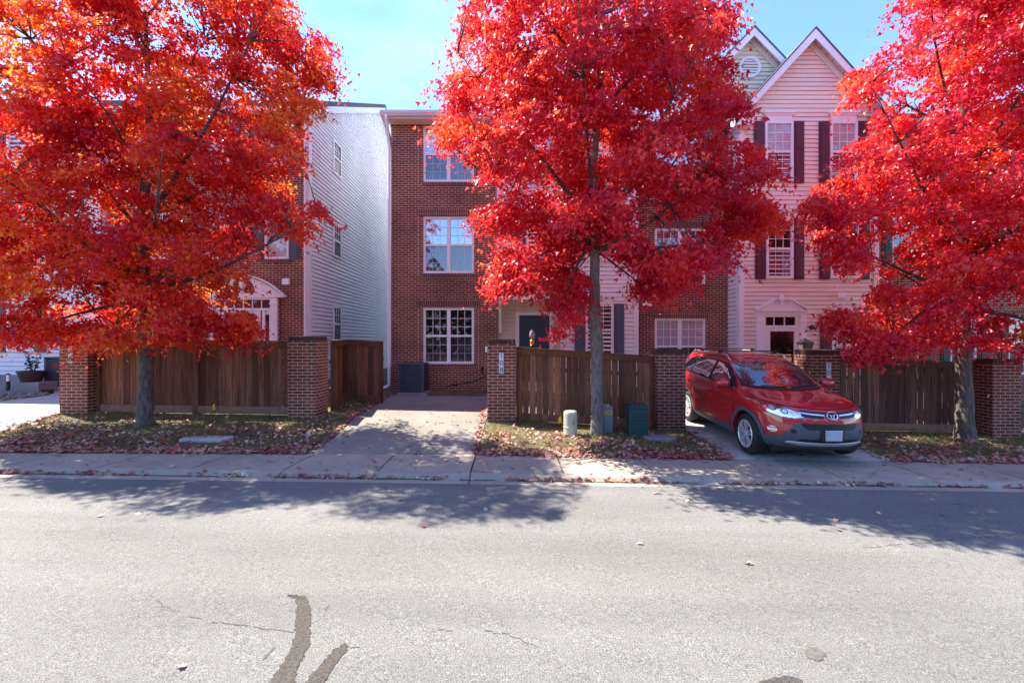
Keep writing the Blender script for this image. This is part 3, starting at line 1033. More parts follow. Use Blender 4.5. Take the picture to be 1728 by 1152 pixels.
# eaves
roof_x(h2, x0 - 0.22, xE, D, yB, ze + 0.12, zr + 0.12, 0.42, 0.10)
zg = Z(186, D - 0.5)
mb = MB()
mb.prism([(D - 0.52, zg), (D - 0.40, zg), (D - 0.40, zg - 0.15), (D - 0.47, zg - 0.15), (D - 0.52, zg - 0.06)], 'x', x0 - 0.2, xE)
mb.build('gutter', 'gutter', h2)
mb = MB()
mb.box(x0 - 0.18, xE, D - 0.40, D - 0.03, zg - 0.20, zg - 0.15)
mb.build('soffit', 'siding_tan', h2)
mb = MB()
mb.box(x0 - 0.02, xE, D - 0.03, D + 0.03, ze - 0.03, zg - 0.14)
mb.build('frieze_board', 'trim', h2)
mb = MB()
xd = x0 - 0.045
mb.tube([(xd + 0.02, D - 0.46, zg - 0.1), (xd + 0.02, D - 0.46, zg - 0.2), (xd, D - 0.08, zg - 0.75), (xd, D - 0.06, zg - 0.95), (xd, D - 0.06, Z(655, D) + 0.25),
         (xd, D - 0.06, Z(655, D) + 0.1), (xd - 0.15, D - 0.22, Z(655, D) + 0.0)], 0.045, 8)
mb.build('downspout', 'trim', h2, smooth=False)

# ================================================================== brick house beside it, with cream gable
D = 13.95
h3 = thing('brick_house', (5.4, D, gz(5, D)), 'brick townhouse with a cream gable and round vent just left of the pink house', 'house')
x0, x1 = X(1078, D), 6.95
zt = Z(205, D)
wr = [(632, 537), (480, 385), (327, 232)]
op = [(X(1105, D), X(1191, D), Z(b, D), Z(t, D)) for b, t in wr]
wall_open(h3, 'brick_front', 'brick', x0 + 0.02, x1, -0.1, zt, D, op)
gxa, gza, hw = X(1264.6, D), Z(71, D), 2.05
MB().box(x0 + 0.05, 9.28, D + 0.14, 24, -0.1, zt - 0.02).build('wall', 'siding_tan', h3)
MB().prism([(gxa - hw - 0.4, zt - 0.02), (gxa + hw + 0.4, zt - 0.02), (gxa + hw + 0.4, gza - hw - 0.46), (gxa, gza - 0.06), (gxa - hw - 0.4, gza - hw - 0.46)], 'y', D + 0.06, 24).build('gable_core', 'siding_yellow', h3)
siding(h3, 'gable_wall', 'siding_yellow', 0, 0, zt, gza, D, xr=lambda z: (gxa - min(hw, gza - z), gxa + min(hw, gza - z)))
MB().box(x0, gxa - hw, D - 0.02, D + 0.3, zt, zt + 0.2).build('eave_board', 'trim', h3)
for i, (a, b, c, d) in enumerate(op):
    window(h3, a + 0.003, b - 0.003, c + 0.003, d - 0.003, D + 0.025, ('glass_blind', 'glass_mid', 'glass_sky')[i], 'glass_screen', twin=True)
    soldier(h3, a - 0.13, b + 0.1, d + 0.004, d + 0.2, D)
    soldier(h3, a - 0.02, b + 0.02, c - 0.125, c - 0.004, D, 'sill')
def gable_roof(parent, xa, zap, hw_, y0, y1, ov, slope, th=0.045, fas=0.20):
    """two slopes with ridge along Y, white fascia on the front edge, lined soffit"""
    rf, fa, sf = MB(), MB(), MB()
    for sg in (-1, 1):
        xe = xa + sg * hw_
        zeav = zap - slope * hw_
        rf.prism([(xa, zap), (xe, zeav), (xe, zeav + th), (xa, zap + th * 1.3)], 'y', y0 - ov - 0.02, y1)
        fa.prism([(xa, zap - 0.003), (xe, zeav - 0.003), (xe, zeav - fas), (xa, zap - fas * 1.25)], 'y', y0 - ov, y0 - ov + 0.03)
        n = 14
        for k in range(n):
            ta, tb = k / n, (k + 0.9) / n
            xs_, xt_ = xa + (xe - xa) * ta, xa + (xe - xa) * tb
            za_, zb_ = zap + (zeav - zap) * ta - 0.05, zap + (zeav - zap) * tb - 0.05
            sf.prism([(xs_, za_), (xt_, zb_), (xt_, zb_ - 0.012), (xs_, za_ - 0.012)], 'y', y0 - ov + 0.031, y0 + 0.02)
        fa.prism([(xa, zap - 0.075), (xe, zeav - 0.075), (xe, zeav - 0.075 - fas * 0.85), (xa, zap - 0.075 - fas)], 'y', y0 - 0.045, y0 - 0.018)
    rf.build('roof', 'shingle', parent)
    fa.build('fascia', 'trim', parent)
    sf.build('soffit', 'siding_tan', parent)
gable_roof(h3, gxa, Z(40, D - 0.3) - 0.1, 2.35, D, 24, 0.3, 1.04)
vx, vz = X(1264, D), Z(115, D)
v_ = MB()
n = 28
R0, R1 = 0.33, 0.255
for k in range(n):
    a0, a1 = 2 * math.pi * k / n, 2 * math.pi * (k + 1) / n
    v_.add([(vx + r * math.cos(a), y, vz + r * math.sin(a)) for a in (a0, a1) for r in (R0, R1) for y in (D - 0.07, D)],
           [(0, 2, 6, 4), (0, 4, 5, 1), (2, 3, 7, 6)])
vf = v_.build('round_vent', 'trim', h3, fix=False)
v_ = MB()
for k in range(6):
    zz = vz - R1 + 2 * R1 * (k + 0.5) / 6
    hwv = math.sqrt(max(0.01, R1 ** 2 - (zz - vz) ** 2))
    v_.add([(vx - hwv, D - 0.05, zz - 0.035), (vx + hwv, D - 0.05, zz - 0.035), (vx + hwv, D - 0.02, zz + 0.03), (vx - hwv, D - 0.02, zz + 0.03)], [(0, 1, 2, 3)])
v_.build('louvres', 'trim', vf, fix=False)
vb = MB()
vb.box(X(1083, D), X(1098, D), D - 0.16, D, Z(517, D), Z(500, D))
vb.build('meter_box', 'trim_pink', h3, bevel=0.012)

# ================================================================== pink house
D = 13.25
h4 = thing('siding_house', (8.63, D, gz(8.6, D)), 'pink siding house with maroon shutters and a white front gable', 'house')
xa, x0, x1 = 8.63, 6.63, 10.63
zap = Z(75, D)
zev = zap - 2.0 * 1.1
gable_core(h4, 'wall', 'siding_pink', x0 + 0.03, x1 - 0.03, D + 0.03, 24, -0.2, zev - 0.03, zap - 0.06, 'y')
siding(h4, 'siding_front', 'siding_pink', x0, x1, -0.1, zap, D, xr=lambda z: (x0, x1) if z < zev else (x0 + (z - zev) / 1.1, x1 - (z - zev) / 1.1))
siding_x(h4, 'siding_side', 'siding_lav', D + 0.05, 16, -0.1, zev + 0.1, x0, -1)
mb = MB()
mb.box(x0 - 0.03, x0 + 0.11, D - 0.035, D + 0.03, -0.2, zev + 0.05)
mb.box(x0 - 0.028, x0 - 0.001, D + 0.03, D + 0.14, -0.2, zev)
mb.box(x1 - 0.11, x1 + 0.03, D - 0.035, D + 0.03, -0.2, zev + 0.05)
mb.build('corner_trim', 'trim', h4)
gable_roof(h4, xa, Z(42, D - 0.33) - 0.1, 2.28, D, 24, 0.33, 1.1, 0.045, 0.22)
zl = Z(42, D - 0.33) - 0.1 - 1.1 * 2.28
for sg in (-1, 1):
    mb = MB()
    c = xa + sg * 2.02
    mb.box(c - 0.26, c + 0.26, D - 0.33, D - 0.02, zl - 0.22, zl - 0.02)
    er = mb.build('eave_return', 'trim', h4)
for sg in (-1, 1):
    mb = MB()
    c = xa + sg * 1.98
    mb.prism([(D - 0.35, zl - 0.018), (D - 0.02, zl - 0.018), (D - 0.02, zl + 0.13), (D - 0.35, zl + 0.0)], 'x', c - 0.28, c + 0.22)
    mb.build('return_roof', 'shingle', er)
rowsP = [(470, 370, 'glass_dark', 'glass_mid', 1291.5, 1337, 1399.5, 1447), (308, 206, 'glass_blind', 'glass_mid', 1289.5, 1337, 1399, 1445)]
for (b_, t_, gt, gb, a0, a1, c0, c1) in rowsP:
    for (pa, pb) in ((a0, a1), (c0, c1)):
        zA, zB = Z(b_, D), Z(t_, D)
        window(h4, X(pa, D), X(pb, D), zA, zB, D - 0.065, gt, gb)
        shutter(h4, X(pa - 18.5, D), X(pa - 1, D), zA - 0.03, zB - 0.0, D - 0.022, 'maroon')
        shutter(h4, X(pb + 1, D), X(pb + 18.5, D), zA - 0.03, zB - 0.0, D - 0.022, 'maroon')
        crown_head(h4, X(pa, D), X(pb, D), zB + 0.004, zB + 0.27, D - 0.02)
zA, zB = Z(632, D), Z(533, D)
window(h4, X(1402, D), X(1449, D), zA, zB, D - 0.065, 'glass_blind', 'glass_screen')
shutter(h4, X(1383, D), X(1401, D), zA, zB, D - 0.022, 'maroon')
shutter(h4, X(1450, D), X(1468, D), zA, zB, D - 0.022, 'maroon')
crown_head(h4, X(1402, D), X(1449, D), zB + 0.004, zB + 0.25, D - 0.02)
vent_box(h4, X(1418, D), Z(498, D), D - 0.02, 0.19)
def qx(p): return X(p, D)
su = MB()
zb0 = 0.2
for a, b in ((1275.5, 1286.5), (1347, 1357.5)):
    su.box(qx(a), qx(b), D - 0.10, D - 0.005, zb0, Z(532, D))
    su.box(qx(a) - 0.01, qx(b) + 0.01, D - 0.115, D - 0.005, Z(543, D), Z(541.5, D))
su.box(qx(1275), qx(1358), D - 0.10, D - 0.005, Z(532, D), Z(525, D))
su.box(qx(1286.5), qx(1347), D - 0.075, D - 0.005, Z(535, D), Z(532, D))
su.box(qx(1286.5), qx(1347), D - 0.085, D - 0.005, Z(553, D), Z(549, D))
for a, b in ((1286.5, 1290), (1340, 1347), (1290, 1297.5), (1338, 1340)):
    su.box(qx(a), qx(b), D - 0.07, D - 0.005, zb0, Z(553, D) if a in (1290, 1338) else Z(535, D))
su.box(qx(1297.5), qx(1338), D - 0.066, D - 0.005, Z(559, D), Z(553, D))
su.build('door_surround', 'trim_pink', h4, bevel=0.005)
pe = MB()
c = qx(1316.5)
k = D / F
for sg in (-1, 1):
    pe.prism([(c + sg * u * k, Z(v, D)) for u, v in ((0, 524), (40, 524), (15.5, 507), (13, 507), (13, 514.5), (0, 514.5))], 'y', D - 0.11, D - 0.005)
pm = pe.build('pediment', 'trim_pink', h4)
pe = MB()
for sg in (-1, 1):
    pe.prism([(c + sg * u * k, Z(v, D)) for u, v in ((43, 524), (43, 521.5), (13.5, 503.5), (12.5, 506))], 'y', D - 0.17, D - 0.005)
pe.box(c - 42 * k, c + 42 * k, D - 0.16, D - 0.005, Z(525.5, D), Z(523.5, D))
pe.build('pediment_moulding', 'trim', pm)
MB().lathe([(0.07, 0), (0.07, 0.02), (0.03, 0.05), (0.03, 0.07), (0.06, 0.11), (0.07, 0.17), (0.06, 0.24), (0.03, 0.28), (0.002, 0.30)],
           (c, D - 0.08, Z(514.5, D)), 16).build('finial', 'trim', pm, smooth=True)
tr = MB()
tr.quad((qx(1290), D - 0.03, Z(549, D)), (qx(1340), D - 0.03, Z(549, D)), (qx(1340), D - 0.03, Z(535, D)), (qx(1290), D - 0.03, Z(535, D)))
t_ = tr.build('transom_window', 'glass_dark', h4, fix=False)
mu = MB()
for q in (1304.5, 1322):
    mu.box(qx(q) - 0.012, qx(q) + 0.012, D - 0.055, D - 0.032, Z(549, D), Z(535, D))
mu.build('muntins', 'trim_pink', t_)
MB().box(qx(1297.5), qx(1338), D - 0.03, D - 0.004, zb0, Z(559, D)).build('door', 'glass_dark', h4)
wl = MB().lathe([(0.02, 0), (0.07, 0.01), (0.075, 0.06), (0.05, 0.11), (0.01, 0.14)], (X(1365, D), D - 0.14, Z(556, D)), 12)
wl.box(X(1365, D) - 0.015, X(1365, D) + 0.015, D - 0.14, D - 0.01, Z(552, D), Z(550, D))
wl.build('wall_lamp', 'black', h4)

# ================================================================== brick house at the right edge
D = 13.95
h5 = thing('brick_house', (15, D, gz(12, D)), 'brick house with dark green shutters behind the maple at the right edge', 'house')
gable_core(h5, 'wall', 'siding_tan', 10.72, 19.95, D + 0.14, 27, -0.4, 8.5, 11.4)
wx = [(1506, 1552), (1604, 1650), (1702, 1748), (1800, 1846)]
wr = [(632, 536), (462, 366), (300, 204)]
op = [(X(a, D), X(b, D), Z(c, D), Z(d, D)) for (c, d) in wr for (a, b) in wx]
wall_open(h5, 'brick_front', 'brick', 10.70, 20, -0.4, 8.6, D, op)
for (a, b, c, d) in op:
    window(h5, a + 0.003, b - 0.003, c + 0.003, d - 0.003, D + 0.025, 'glass_mid', 'glass_screen')
    shutter(h5, a - 0.31, a - 0.03, c - 0.02, d + 0.02, D - 0.002, 'green_shutter')
    shutter(h5, b + 0.03, b + 0.31, c - 0.02, d + 0.02, D - 0.002, 'green_shutter')
    soldier(h5, a - 0.1, b + 0.1, d + 0.03, d + 0.22, D)
roof_x(h5, 10.68, 20.2, D, 27, 8.6, 11.5, 0.4)
MB().box(10.69, 20, D - 0.02, D + 0.05, 8.6, 8.8).build('frieze_board', 'trim', h5)


# ------------------------------------------------------------------ brick pillars with number plaques
def pillar(x0, y0, ztop, label, wdt=0.61, number=None, nx=None, nz=None, ntop=None):
    x1, y1 = x0 + wdt, y0 + 0.61
    zb = min(gz(x0, y0), gz(x1, y0)) - 0.25
    r = thing('brick_pillar', ((x0 + x1) / 2, (y0 + y1) / 2, gz(x0, y0)), label, 'pillar', 'brick pillars along the pavement')
    MB().box(x0, x1, y0, y1, zb, ztop - 0.10).build('shaft', 'brick_pillar', r, bevel=0.004)
    cap = MB()
    n = 8
    rnd = random.Random(int(x0 * 100))
    for i in range(n):
        a = x0 + 0.005 + (wdt - 0.01) * i / n
        b = x0 + 0.005 + (wdt - 0.01) * (i + 1) / n - 0.008
        cap.box(a, b, y0 + 0.004 + rnd.uniform(-0.003, 0.003), y1 - 0.005, ztop - 0.098, ztop + rnd.uniform(-0.004, 0.003))
    cap.build('cap', 'brick_top', r, bevel=0.006)
    if number:
        h = ntop - nz
        pw = 0.105 if len(number) == 3 else 0.105
        pq = MB().box(nx - pw / 2, nx + pw / 2, y0 - 0.014, y0 - 0.002, nz, ntop).build('number_plaque', 'plaque', r, bevel=0.003)
        bd = MB()
        for (a, b, c, d) in ((-pw / 2 + .006, pw / 2 - .006, nz + .006, nz + .010), (-pw / 2 + .006, pw / 2 - .006, ntop - .010, ntop - .006),
                             (-pw / 2 + .006, -pw / 2 + .010, nz + .010, ntop - .010), (pw / 2 - .010, pw / 2 - .006, nz + .010, ntop - .010)):
            bd.box(nx + a, nx + b, y0 - 0.0165, y0 - 0.013, c, d)
        bd.build('border', 'ink', pq)
        n_ = len(number)
        for i, ch in enumerate(number):
            me = text_mesh(ch, h / n_ * 0.98)
            me.transform(Matrix.Translation((nx, y0 - 0.017, ntop - h * (i + 0.5) / n_)) @ Matrix.Rotation(RAD(90), 4, 'X'))
            me.materials.clear()
            me.materials.append(M['ink'])
            link('digit', me, pq)
    return r


d = 9.69
pillar(X(100, 9.75), 9.75, Z(565, 9.75), 'brick pillar with a white number plaque under the leftmost maple', number='110', nx=X(119.5, 9.75), nz=Z(612.5, 9.75), ntop=Z(575, 9.75))
pillar(X(485.5, d), d, Z(567, d), 'bare brick pillar between the left board fence and the driveway')
pillar(X(822.5, d), d, Z(572, d), 'brick pillar with plaque 108 right of the shaded driveway', number='108', nx=X(846, d), nz=Z(630, d), ntop=Z(594.5, d))
pillar(3.09, d, Z(589, d), 'bare brick pillar left of the red car')
pillar(X(1370, d), d, Z(590, d), 'brick pillar with plaque 106 behind the red car', number='106', nx=X(1398, d), nz=Z(646.5, d), ntop=Z(612, d))
pillar(X(1675, 9.55), 9.55, Z(606, 9.55), 'bare brick pillar at the right edge of the street')


# ------------------------------------------------------------------ board fences
def fence(p0, p1, zt0, zt1, mat, label, posts=(0, 1), gate=False, bw=0.14, gap=0.006, seed=1, gapf=0.0, name='board_fence', cat='fence', palebase=True):
    """p0,p1 = (x,y) ends. boards stand on the ground line, sloping top"""
    rnd = random.Random(seed)
    v = Vector((p1[0] - p0[0], p1[1] - p0[1]))
    L = v.length
    u = v / L
    nrm = Vector((u.y, -u.x))          # toward the street
    def P(t, off, z): return (p0[0] + u.x * t + nrm.x * off, p0[1] + u.y * t + nrm.y * off, z)
    def zt(t): return zt0 + (zt1 - zt0) * t / L
    def zg_(t):
        q = P(t, 0, 0)
        return gz(q[0], q[1])
    r = thing(name, (p0[0] + v.x / 2, p0[1] + v.y / 2, zg_(L / 2)), label, cat)
    def bar(mb, t0, t1, o0, o1, za0, zb0, za1, zb1):
        mb.add([P(t0, o0, za0), P(t1, o0, za1), P(t1, o1, za1), P(t0, o1, za0), P(t0, o0, zb0), P(t1, o0, zb1), P(t1, o1, zb1), P(t0, o1, zb0)],
               [(0, 3, 2, 1), (4, 5, 6, 7), (0, 1, 5, 4), (1, 2, 6, 5), (2, 3, 7, 6), (3, 0, 4, 7)])
    b = MB()
    t = 0.02
    while t < L - 0.03:
        wv = min(bw * rnd.uniform(0.88, 1.08), L - 0.02 - t)
        g_ = gap + (rnd.random() < gapf) * 0.014
        o = rnd.uniform(-0.005, 0.005)
        bar(b, t, t + wv - g_, 0.0 + o, 0.018 + o, zg_(t) + 0.02, zt(t) - 0.04, zg_(t + wv) + 0.02, zt(t + wv) - 0.04)
        t += wv
    b.build('boards', mat, r)
    tr = MB()
    bar(tr, 0, L, 0.025, 0.06, zt(0) - 0.155, zt(0) - 0.03, zt(L) - 0.155, zt(L) - 0.03)
    tr.build('top_rail', mat, r, bevel=0.004)
    cp = MB()
    bar(cp, -0.0, L, -0.06, 0.075, zt(0) - 0.029, zt(0), zt(L) - 0.029, zt(L))
    cp.build('cap_board', mat, r, bevel=0.004)
    kb_ = MB()
    seg = max(1, int(L / 0.8))
    for i in range(seg):
        ta, tb = L * i / seg, L * (i + 1) / seg
        bar(kb_, ta, tb, 0.024, 0.055, zg_(ta) + 0.01, zg_(ta) + 0.17, zg_(tb) + 0.01, zg_(tb) + 0.17)
    kb_.build('kick_board', 'wood_pale' if palebase else mat, r)
    rl = MB()
    for hz in (0.45, 1.1):
        bar(rl, 0, L, -0.06, -0.012, zg_(0) + hz, zg_(0) + hz + 0.09, zg_(L) + hz, zg_(L) + hz + 0.09)
    rl.build('back_rail', mat, r)
    for q in posts:
        t = q * L
        a, b_ = max(0, t - 0.06), min(L, t + 0.06)
        ps = MB()
        bar(ps, a, b_, -0.03, 0.066, zg_(t) - 0.1, zt(t) - 0.031, zg_(t) - 0.1, zt(t) - 0.031)
        ps.build('post', mat, r, bevel=0.004)
    return r


yf = 9.95
fence((X(152, 9.75) + 0.02, yf), (X(485.5, d) - 0.01, yf), Z(572, yf), Z(575, yf), 'wood_left', 'weathered board fence under the left maple', (0.0, 0.505), seed=3, gapf=0.08)
fence((-4.08, 10.3), (-4.30, 11.7), Z(574, 10.3), Z(572.5, 11.7), 'wood_gate', 'short brown fence running back from the second brick pillar', (0.0,), seed=5, palebase=False)
fence((-4.28, 11.72), (X(646, 11.7), 11.72), Z(573, 11.7), Z(576, 11.7), 'wood_gate', 'red brown board gate beside the driveway grass', (0.0, 1.0), seed=6, name='board_gate', cat='gate', palebase=False)
fence((X(870.5, d) + 0.01, yf), (3.08, yf), Z(585, yf), Z(600, yf), 'wood_mid', 'brown sloping board fence behind the utility boxes', (0.0, 1.0), seed=8, gapf=0.3, palebase=False)
fence((X(1418, d) + 0.03, yf), (X(1672, yf), yf), Z(598.5, yf), Z(613.5, yf), 'wood_right', 'grey brown board fence behind the right maple', (1.0,), seed=9, gapf=0.1)
fence((5.55, 12.3), (6.40, 10.35), Z(598, 12.3), Z(598, 10.35), 'wood_mid', 'short fence behind the roof of the red car', (0.0,), seed=12, palebase=False)


# ------------------------------------------------------------------ maples
LEAF6 = np.array([(0, 0, 0), (0.50, 0.22, 0.10), (0.21, 0.46, 0.04), (0, 1.0, -0.10), (-0.21, 0.46, 0.04), (-0.50, 0.22, 0.10)], 'f')
TRI6 = np.array([(0, 1, 2), (0, 2, 3), (0, 3, 4), (0, 4, 5)], 'i')
LEAF12 = np.array([(0, -0.05, 0), (0.20, 0.03, .02), (0.46, 0.08, .08), (0.30, 0.27, .03), (0.56, 0.50, .10), (0.22, 0.50, .02), (0.0, 1.0, .05),
                   (-0.22, 0.50, .02), (-0.56, 0.50, .10), (-0.30, 0.27, .03), (-0.46, 0.08, .08), (-0.20, 0.03, .02), (0, 0.32, -0.02)], 'f')
TRI12 = np.array([(12, i, (i + 1) % 12) for i in range(12)], 'i')


def leaves_mesh(name, pos, size, dirs, nors, mat, tpl=LEAF6, tri=TRI6):
    n = len(pos)
    y = dirs / np.linalg.norm(dirs, axis=1, keepdims=True)
    x = np.cross(y, nors)
    x /= np.maximum(1e-6, np.linalg.norm(x, axis=1, keepdims=True))
    z = np.cross(x, y)
    t = tpl
    co = pos[:, None, :] + size[:, None, None] * (t[None, :, 0:1] * x[:, None, :] + (t[None, :, 1:2] - 0.4) * y[:, None, :] + t[None, :, 2:3] * z[:, None, :])
    k = len(t)
    tr = (tri[None] + (np.arange(n) * k)[:, None, None]).reshape(-1, 3)
    return fast_mesh(name, co.reshape(-1, 3), tr, mat)


def inside(poly, px, py):
    res = np.zeros(len(px), bool)
    n = len(poly)
    for i in range(n):
        x0, y0 = poly[i]
        x1, y1 = poly[(i + 1) % n]
        c = ((y0 > py) != (y1 > py)) & (px < (x1 - x0) * (py - y0) / ((y1 - y0) if y1 != y0 else 1e-9) + x0)
        res ^= c
    return res


def maple(label, base, trunk, outline, centre, R, nclus, mat, seed, lpc=(70, 150), lsize=(0.055, 0.105), flare=1.0, forkz=4.2, nb=190, skew=0.0, bark='bark', extra=()):
    rg = np.random.default_rng(seed)
    rnd = random.Random(seed)
    root = thing('maple_tree', base, label, 'tree', 'red maples along the verge')
    xc, yc, zc = centre
    Rx, Ry, Rz = R
    pts = []
    while len(pts) < 1500:
        q = rg.uniform(-1, 1, (6000, 3))
        lim = np.maximum(0, 1 - np.abs((q[:, 0] - skew) / (1 + skew)) ** 1.8) * (1 - np.abs(q[:, 2]) ** 4.0) * (0.85 + 0.3 * q[:, 2]) + 0.16
        r2 = np.abs(q[:, 1]) / lim
        P = np.stack([xc + q[:, 0] * Rx, yc + q[:, 1] * Ry , zc + q[:, 2] * Rz], 1)
        sx = CX + F * P[:, 0] / P[:, 1]
        sy = CY - F * (P[:, 2] - ZC) / P[:, 1]
        ok = (r2 < 1.0) & (rg.random(6000) < 0.45 + 0.55 * r2)
        m_ = 13
        for ox, oy in ((0, 0), (m_, 0), (-m_, 0), (0, m_), (0, -m_)):
            ok &= inside(outline, sx + ox, sy + oy)
        # uneven holes through the crown
        hole = np.sin(P[:, 0] * 2.1 + seed) * np.sin(P[:, 1] * 1.9 + 2 * seed) * np.sin(P[:, 2] * 2.6 + 3 * seed)
        ok &= hole < 0.38
        pts += list(P[ok])
    allp = np.array(pts)
    boughs = [allp[0]]
    for p in allp:
        if len(boughs) >= nb:
            break
        if min(np.sum(((p - q) * (1, 1, 1.3)) ** 2) for q in boughs) > 0.70 ** 2:
            boughs.append(p)
    for px_e, py_e, d_e in extra:
        boughs += [np.array((X(px_e, d_e), d_e, Z(py_e, d_e)))] * 2
    boughs = np.array(boughs)
    C = []
    while len(C) < nclus:
        B_ = boughs[rg.integers(len(boughs), size=4000)]
        P = B_ + rg.normal(0, 1, (4000, 3)) * np.array((0.33, 0.31, 0.16))
        hd_ = np.hypot(P[:, 0] - B_[:, 0], P[:, 1] - B_[:, 1])
        P[:, 2] -= 0.30 * hd_ ** 1.5
        sx = CX + F * P[:, 0] / P[:, 1]
        sy = CY - F * (P[:, 2] - ZC) / P[:, 1]
        C += list(P[inside(outline, sx, sy) & inside(outline, sx + 13, sy) & inside(outline, sx - 13, sy) & inside(outline, sx, sy + 10)])
    C = np.array(C[:nclus])
    # limbs
    tk = [Vector(p) for p in trunk]
    rad0 = [p[3] for p in [t if len(t) == 4 else (*t, 0.1) for t in trunk]] if len(trunk[0]) == 4 else None
    tv = [Vector(p[:3]) for p in trunk]
    tr = [p[3] for p in trunk]
    mb = MB()
    # refine trunk path
    path, rr = [], []
    for i in range(len(tv) - 1):
        for s_ in range(6):
            f = s_ / 6
            p = tv[i].lerp(tv[i + 1], f)
            path.append(p + Vector((rnd.uniform(-.008, .008), rnd.uniform(-.008, .008), 0)))
            rr.append((tr[i] * (1 - f) + tr[i + 1] * f) * rnd.uniform(0.97, 1.03))
    path.append(tv[-1]); rr.append(tr[-1])
    mb.tube(path, rr, 14)
    # root flare
    mb.build('trunk', bark, root, smooth=True)
    def trunk_at(z):
        for a, b in zip(path, path[1:]):
            if a.z <= z <= b.z:
                return a.lerp(b, (z - a.z) / max(1e-6, b.z - a.z))
        return path[-1] if z > path[-1].z else path[0]
    lb = MB()
    ends = [C[rg.integers(nclus)]]
    dist = np.linalg.norm(C - ends[0], axis=1)
    limbpts = []
    for k in range(26):
        j = int(np.argmax(dist))
        e = C[j]
        dist = np.minimum(dist, np.linalg.norm(C - e, axis=1))
        ev = Vector(e)
        hd = math.hypot(e[0] - tv[0].x, e[1] - tv[0].y)
        zs = min(max(forkz + rnd.uniform(-0.1, 0.3), ev.z - hd * rnd.uniform(0.75, 1.15)), path[-1].z - 0.1)
        a = trunk_at(zs)
        mid = a.lerp(ev, 0.5) + Vector((0, 0, -0.10 * hd * (1 if ev.z > zs else -1))) + Vector((rnd.uniform(-.2, .2), rnd.uniform(-.2, .2), rnd.uniform(-.1, .1)))
        ps, rs = [], []
        r0 = 0.018 + 0.008 * hd
        for s_ in range(9):
            f = s_ / 8
            p = a * (1 - f) ** 2 + mid * 2 * f * (1 - f) + ev * f * f
            ps.append(p + Vector((rnd.uniform(-.02, .02), rnd.uniform(-.02, .02), rnd.uniform(-.02, .02))))
            rs.append(r0 * (1 - f) + 0.006)
            limbpts.append(p)
        lb.tube(ps, rs, 6)
    LP = np.array([tuple(p) for p in limbpts])
    for c in C[::2]:
        j = int(np.argmin(np.linalg.norm(LP - c + np.array((0, 0, 0.25)), axis=1)))
        a, b = Vector(LP[j]), Vector(c)
        if (b - a).length > 2.0:
            continue
        m = a.lerp(b, 0.5) + Vector((rnd.uniform(-.1, .1), rnd.uniform(-.1, .1), 0.06))
        lb.tube([a, m, b], [0.012, 0.008, 0.004], 4)
    lb.build('branches', 'bark_dark', root, smooth=True, fix=False)
    # leaves
    PP, SS, DD, NN = [], [], [], []
    for c in C:
        n = int(rg.integers(*lpc))
        rc = rg.uniform(0.18, 0.40)
        out = np.array([c[0] - xc, c[1] - yc, 0.0])
        out /= max(0.3, np.linalg.norm(out))
        g3 = rg.normal(0, 0.55, (n, 3)) * np.array((rc, rc, rc * 0.42))
        # droop at the outer side of each spray
        g3[:, 2] -= 0.35 * np.maximum(0, (g3 @ out)) + 0.25 * (g3[:, 0] ** 2 + g3[:, 1] ** 2) / rc
        PP.append(c + g3)
        SS.append(rg.uniform(*lsize, n))
        dd = out * 0.6 + rg.normal(0, 0.6, (n, 3)) + np.array((0, 0, -0.75))
        DD.append(dd)
        NN.append(rg.normal(0, 0.55, (n, 3)) + np.array((0, 0, 0.75)) + out * 0.35)
    PP, SS, DD, NN = map(np.concatenate, (PP, SS, DD, NN))
    me = leaves_mesh('crown', PP, SS, DD, NN, mat)
    link('crown', me, root)
    return root


o1 = [(-140, -90), (100, -140), (350, -120), (480, -40), (520, 30), (556, 50), (584, 100), (588, 140), (572, 178), (528, 188), (515, 225), (512, 290), (505, 330), (548, 345),
      (556, 380), (500, 402), (452, 405), (425, 450), (408, 505), (440, 545), (450, 572), (395, 582), (330, 574), (285, 580), (215, 592), (140, 588), (60, 575), (-20, 590), (-140, 540)]
o2 = [(800, -60), (770, 30), (745, 85), (775, 118), (728, 140), (752, 180), (730, 215), (738, 245), (775, 285), (805, 315), (835, 338), (790, 358), (832, 382), (828, 430), (818, 475),
      (852, 505), (900, 492), (925, 518), (945, 548), (905, 575), (940, 580), (985, 540), (995, 470), (985, 420), (1012, 415), (1030, 470), (1070, 450), (1060, 490), (1110, 515), (1170, 505), (1192, 452),
      (1240, 438), (1262, 398), (1300, 392), (1326, 352), (1268, 318), (1312, 296), (1322, 246), (1285, 180), (1240, 150), (1238, 110), (1205, 92), (1252, 62), (1245, 15), (1200, -60), (1100, -170), (930, -180)]
o3 = [(1530, -60), (1500, 20), (1478, 75), (1440, 112), (1402, 150), (1470, 192), (1430, 240), (1395, 280), (1352, 335), (1362, 392), (1405, 435), (1452, 468), (1390, 522), (1398, 548),
      (1440, 575), (1446, 612), (1490, 604), (1540, 592), (1600, 588), (1690, 600), (1740, 612), (1900, 600), (2060, 400), (2060, 100), (1900, -120), (1700, -160)]

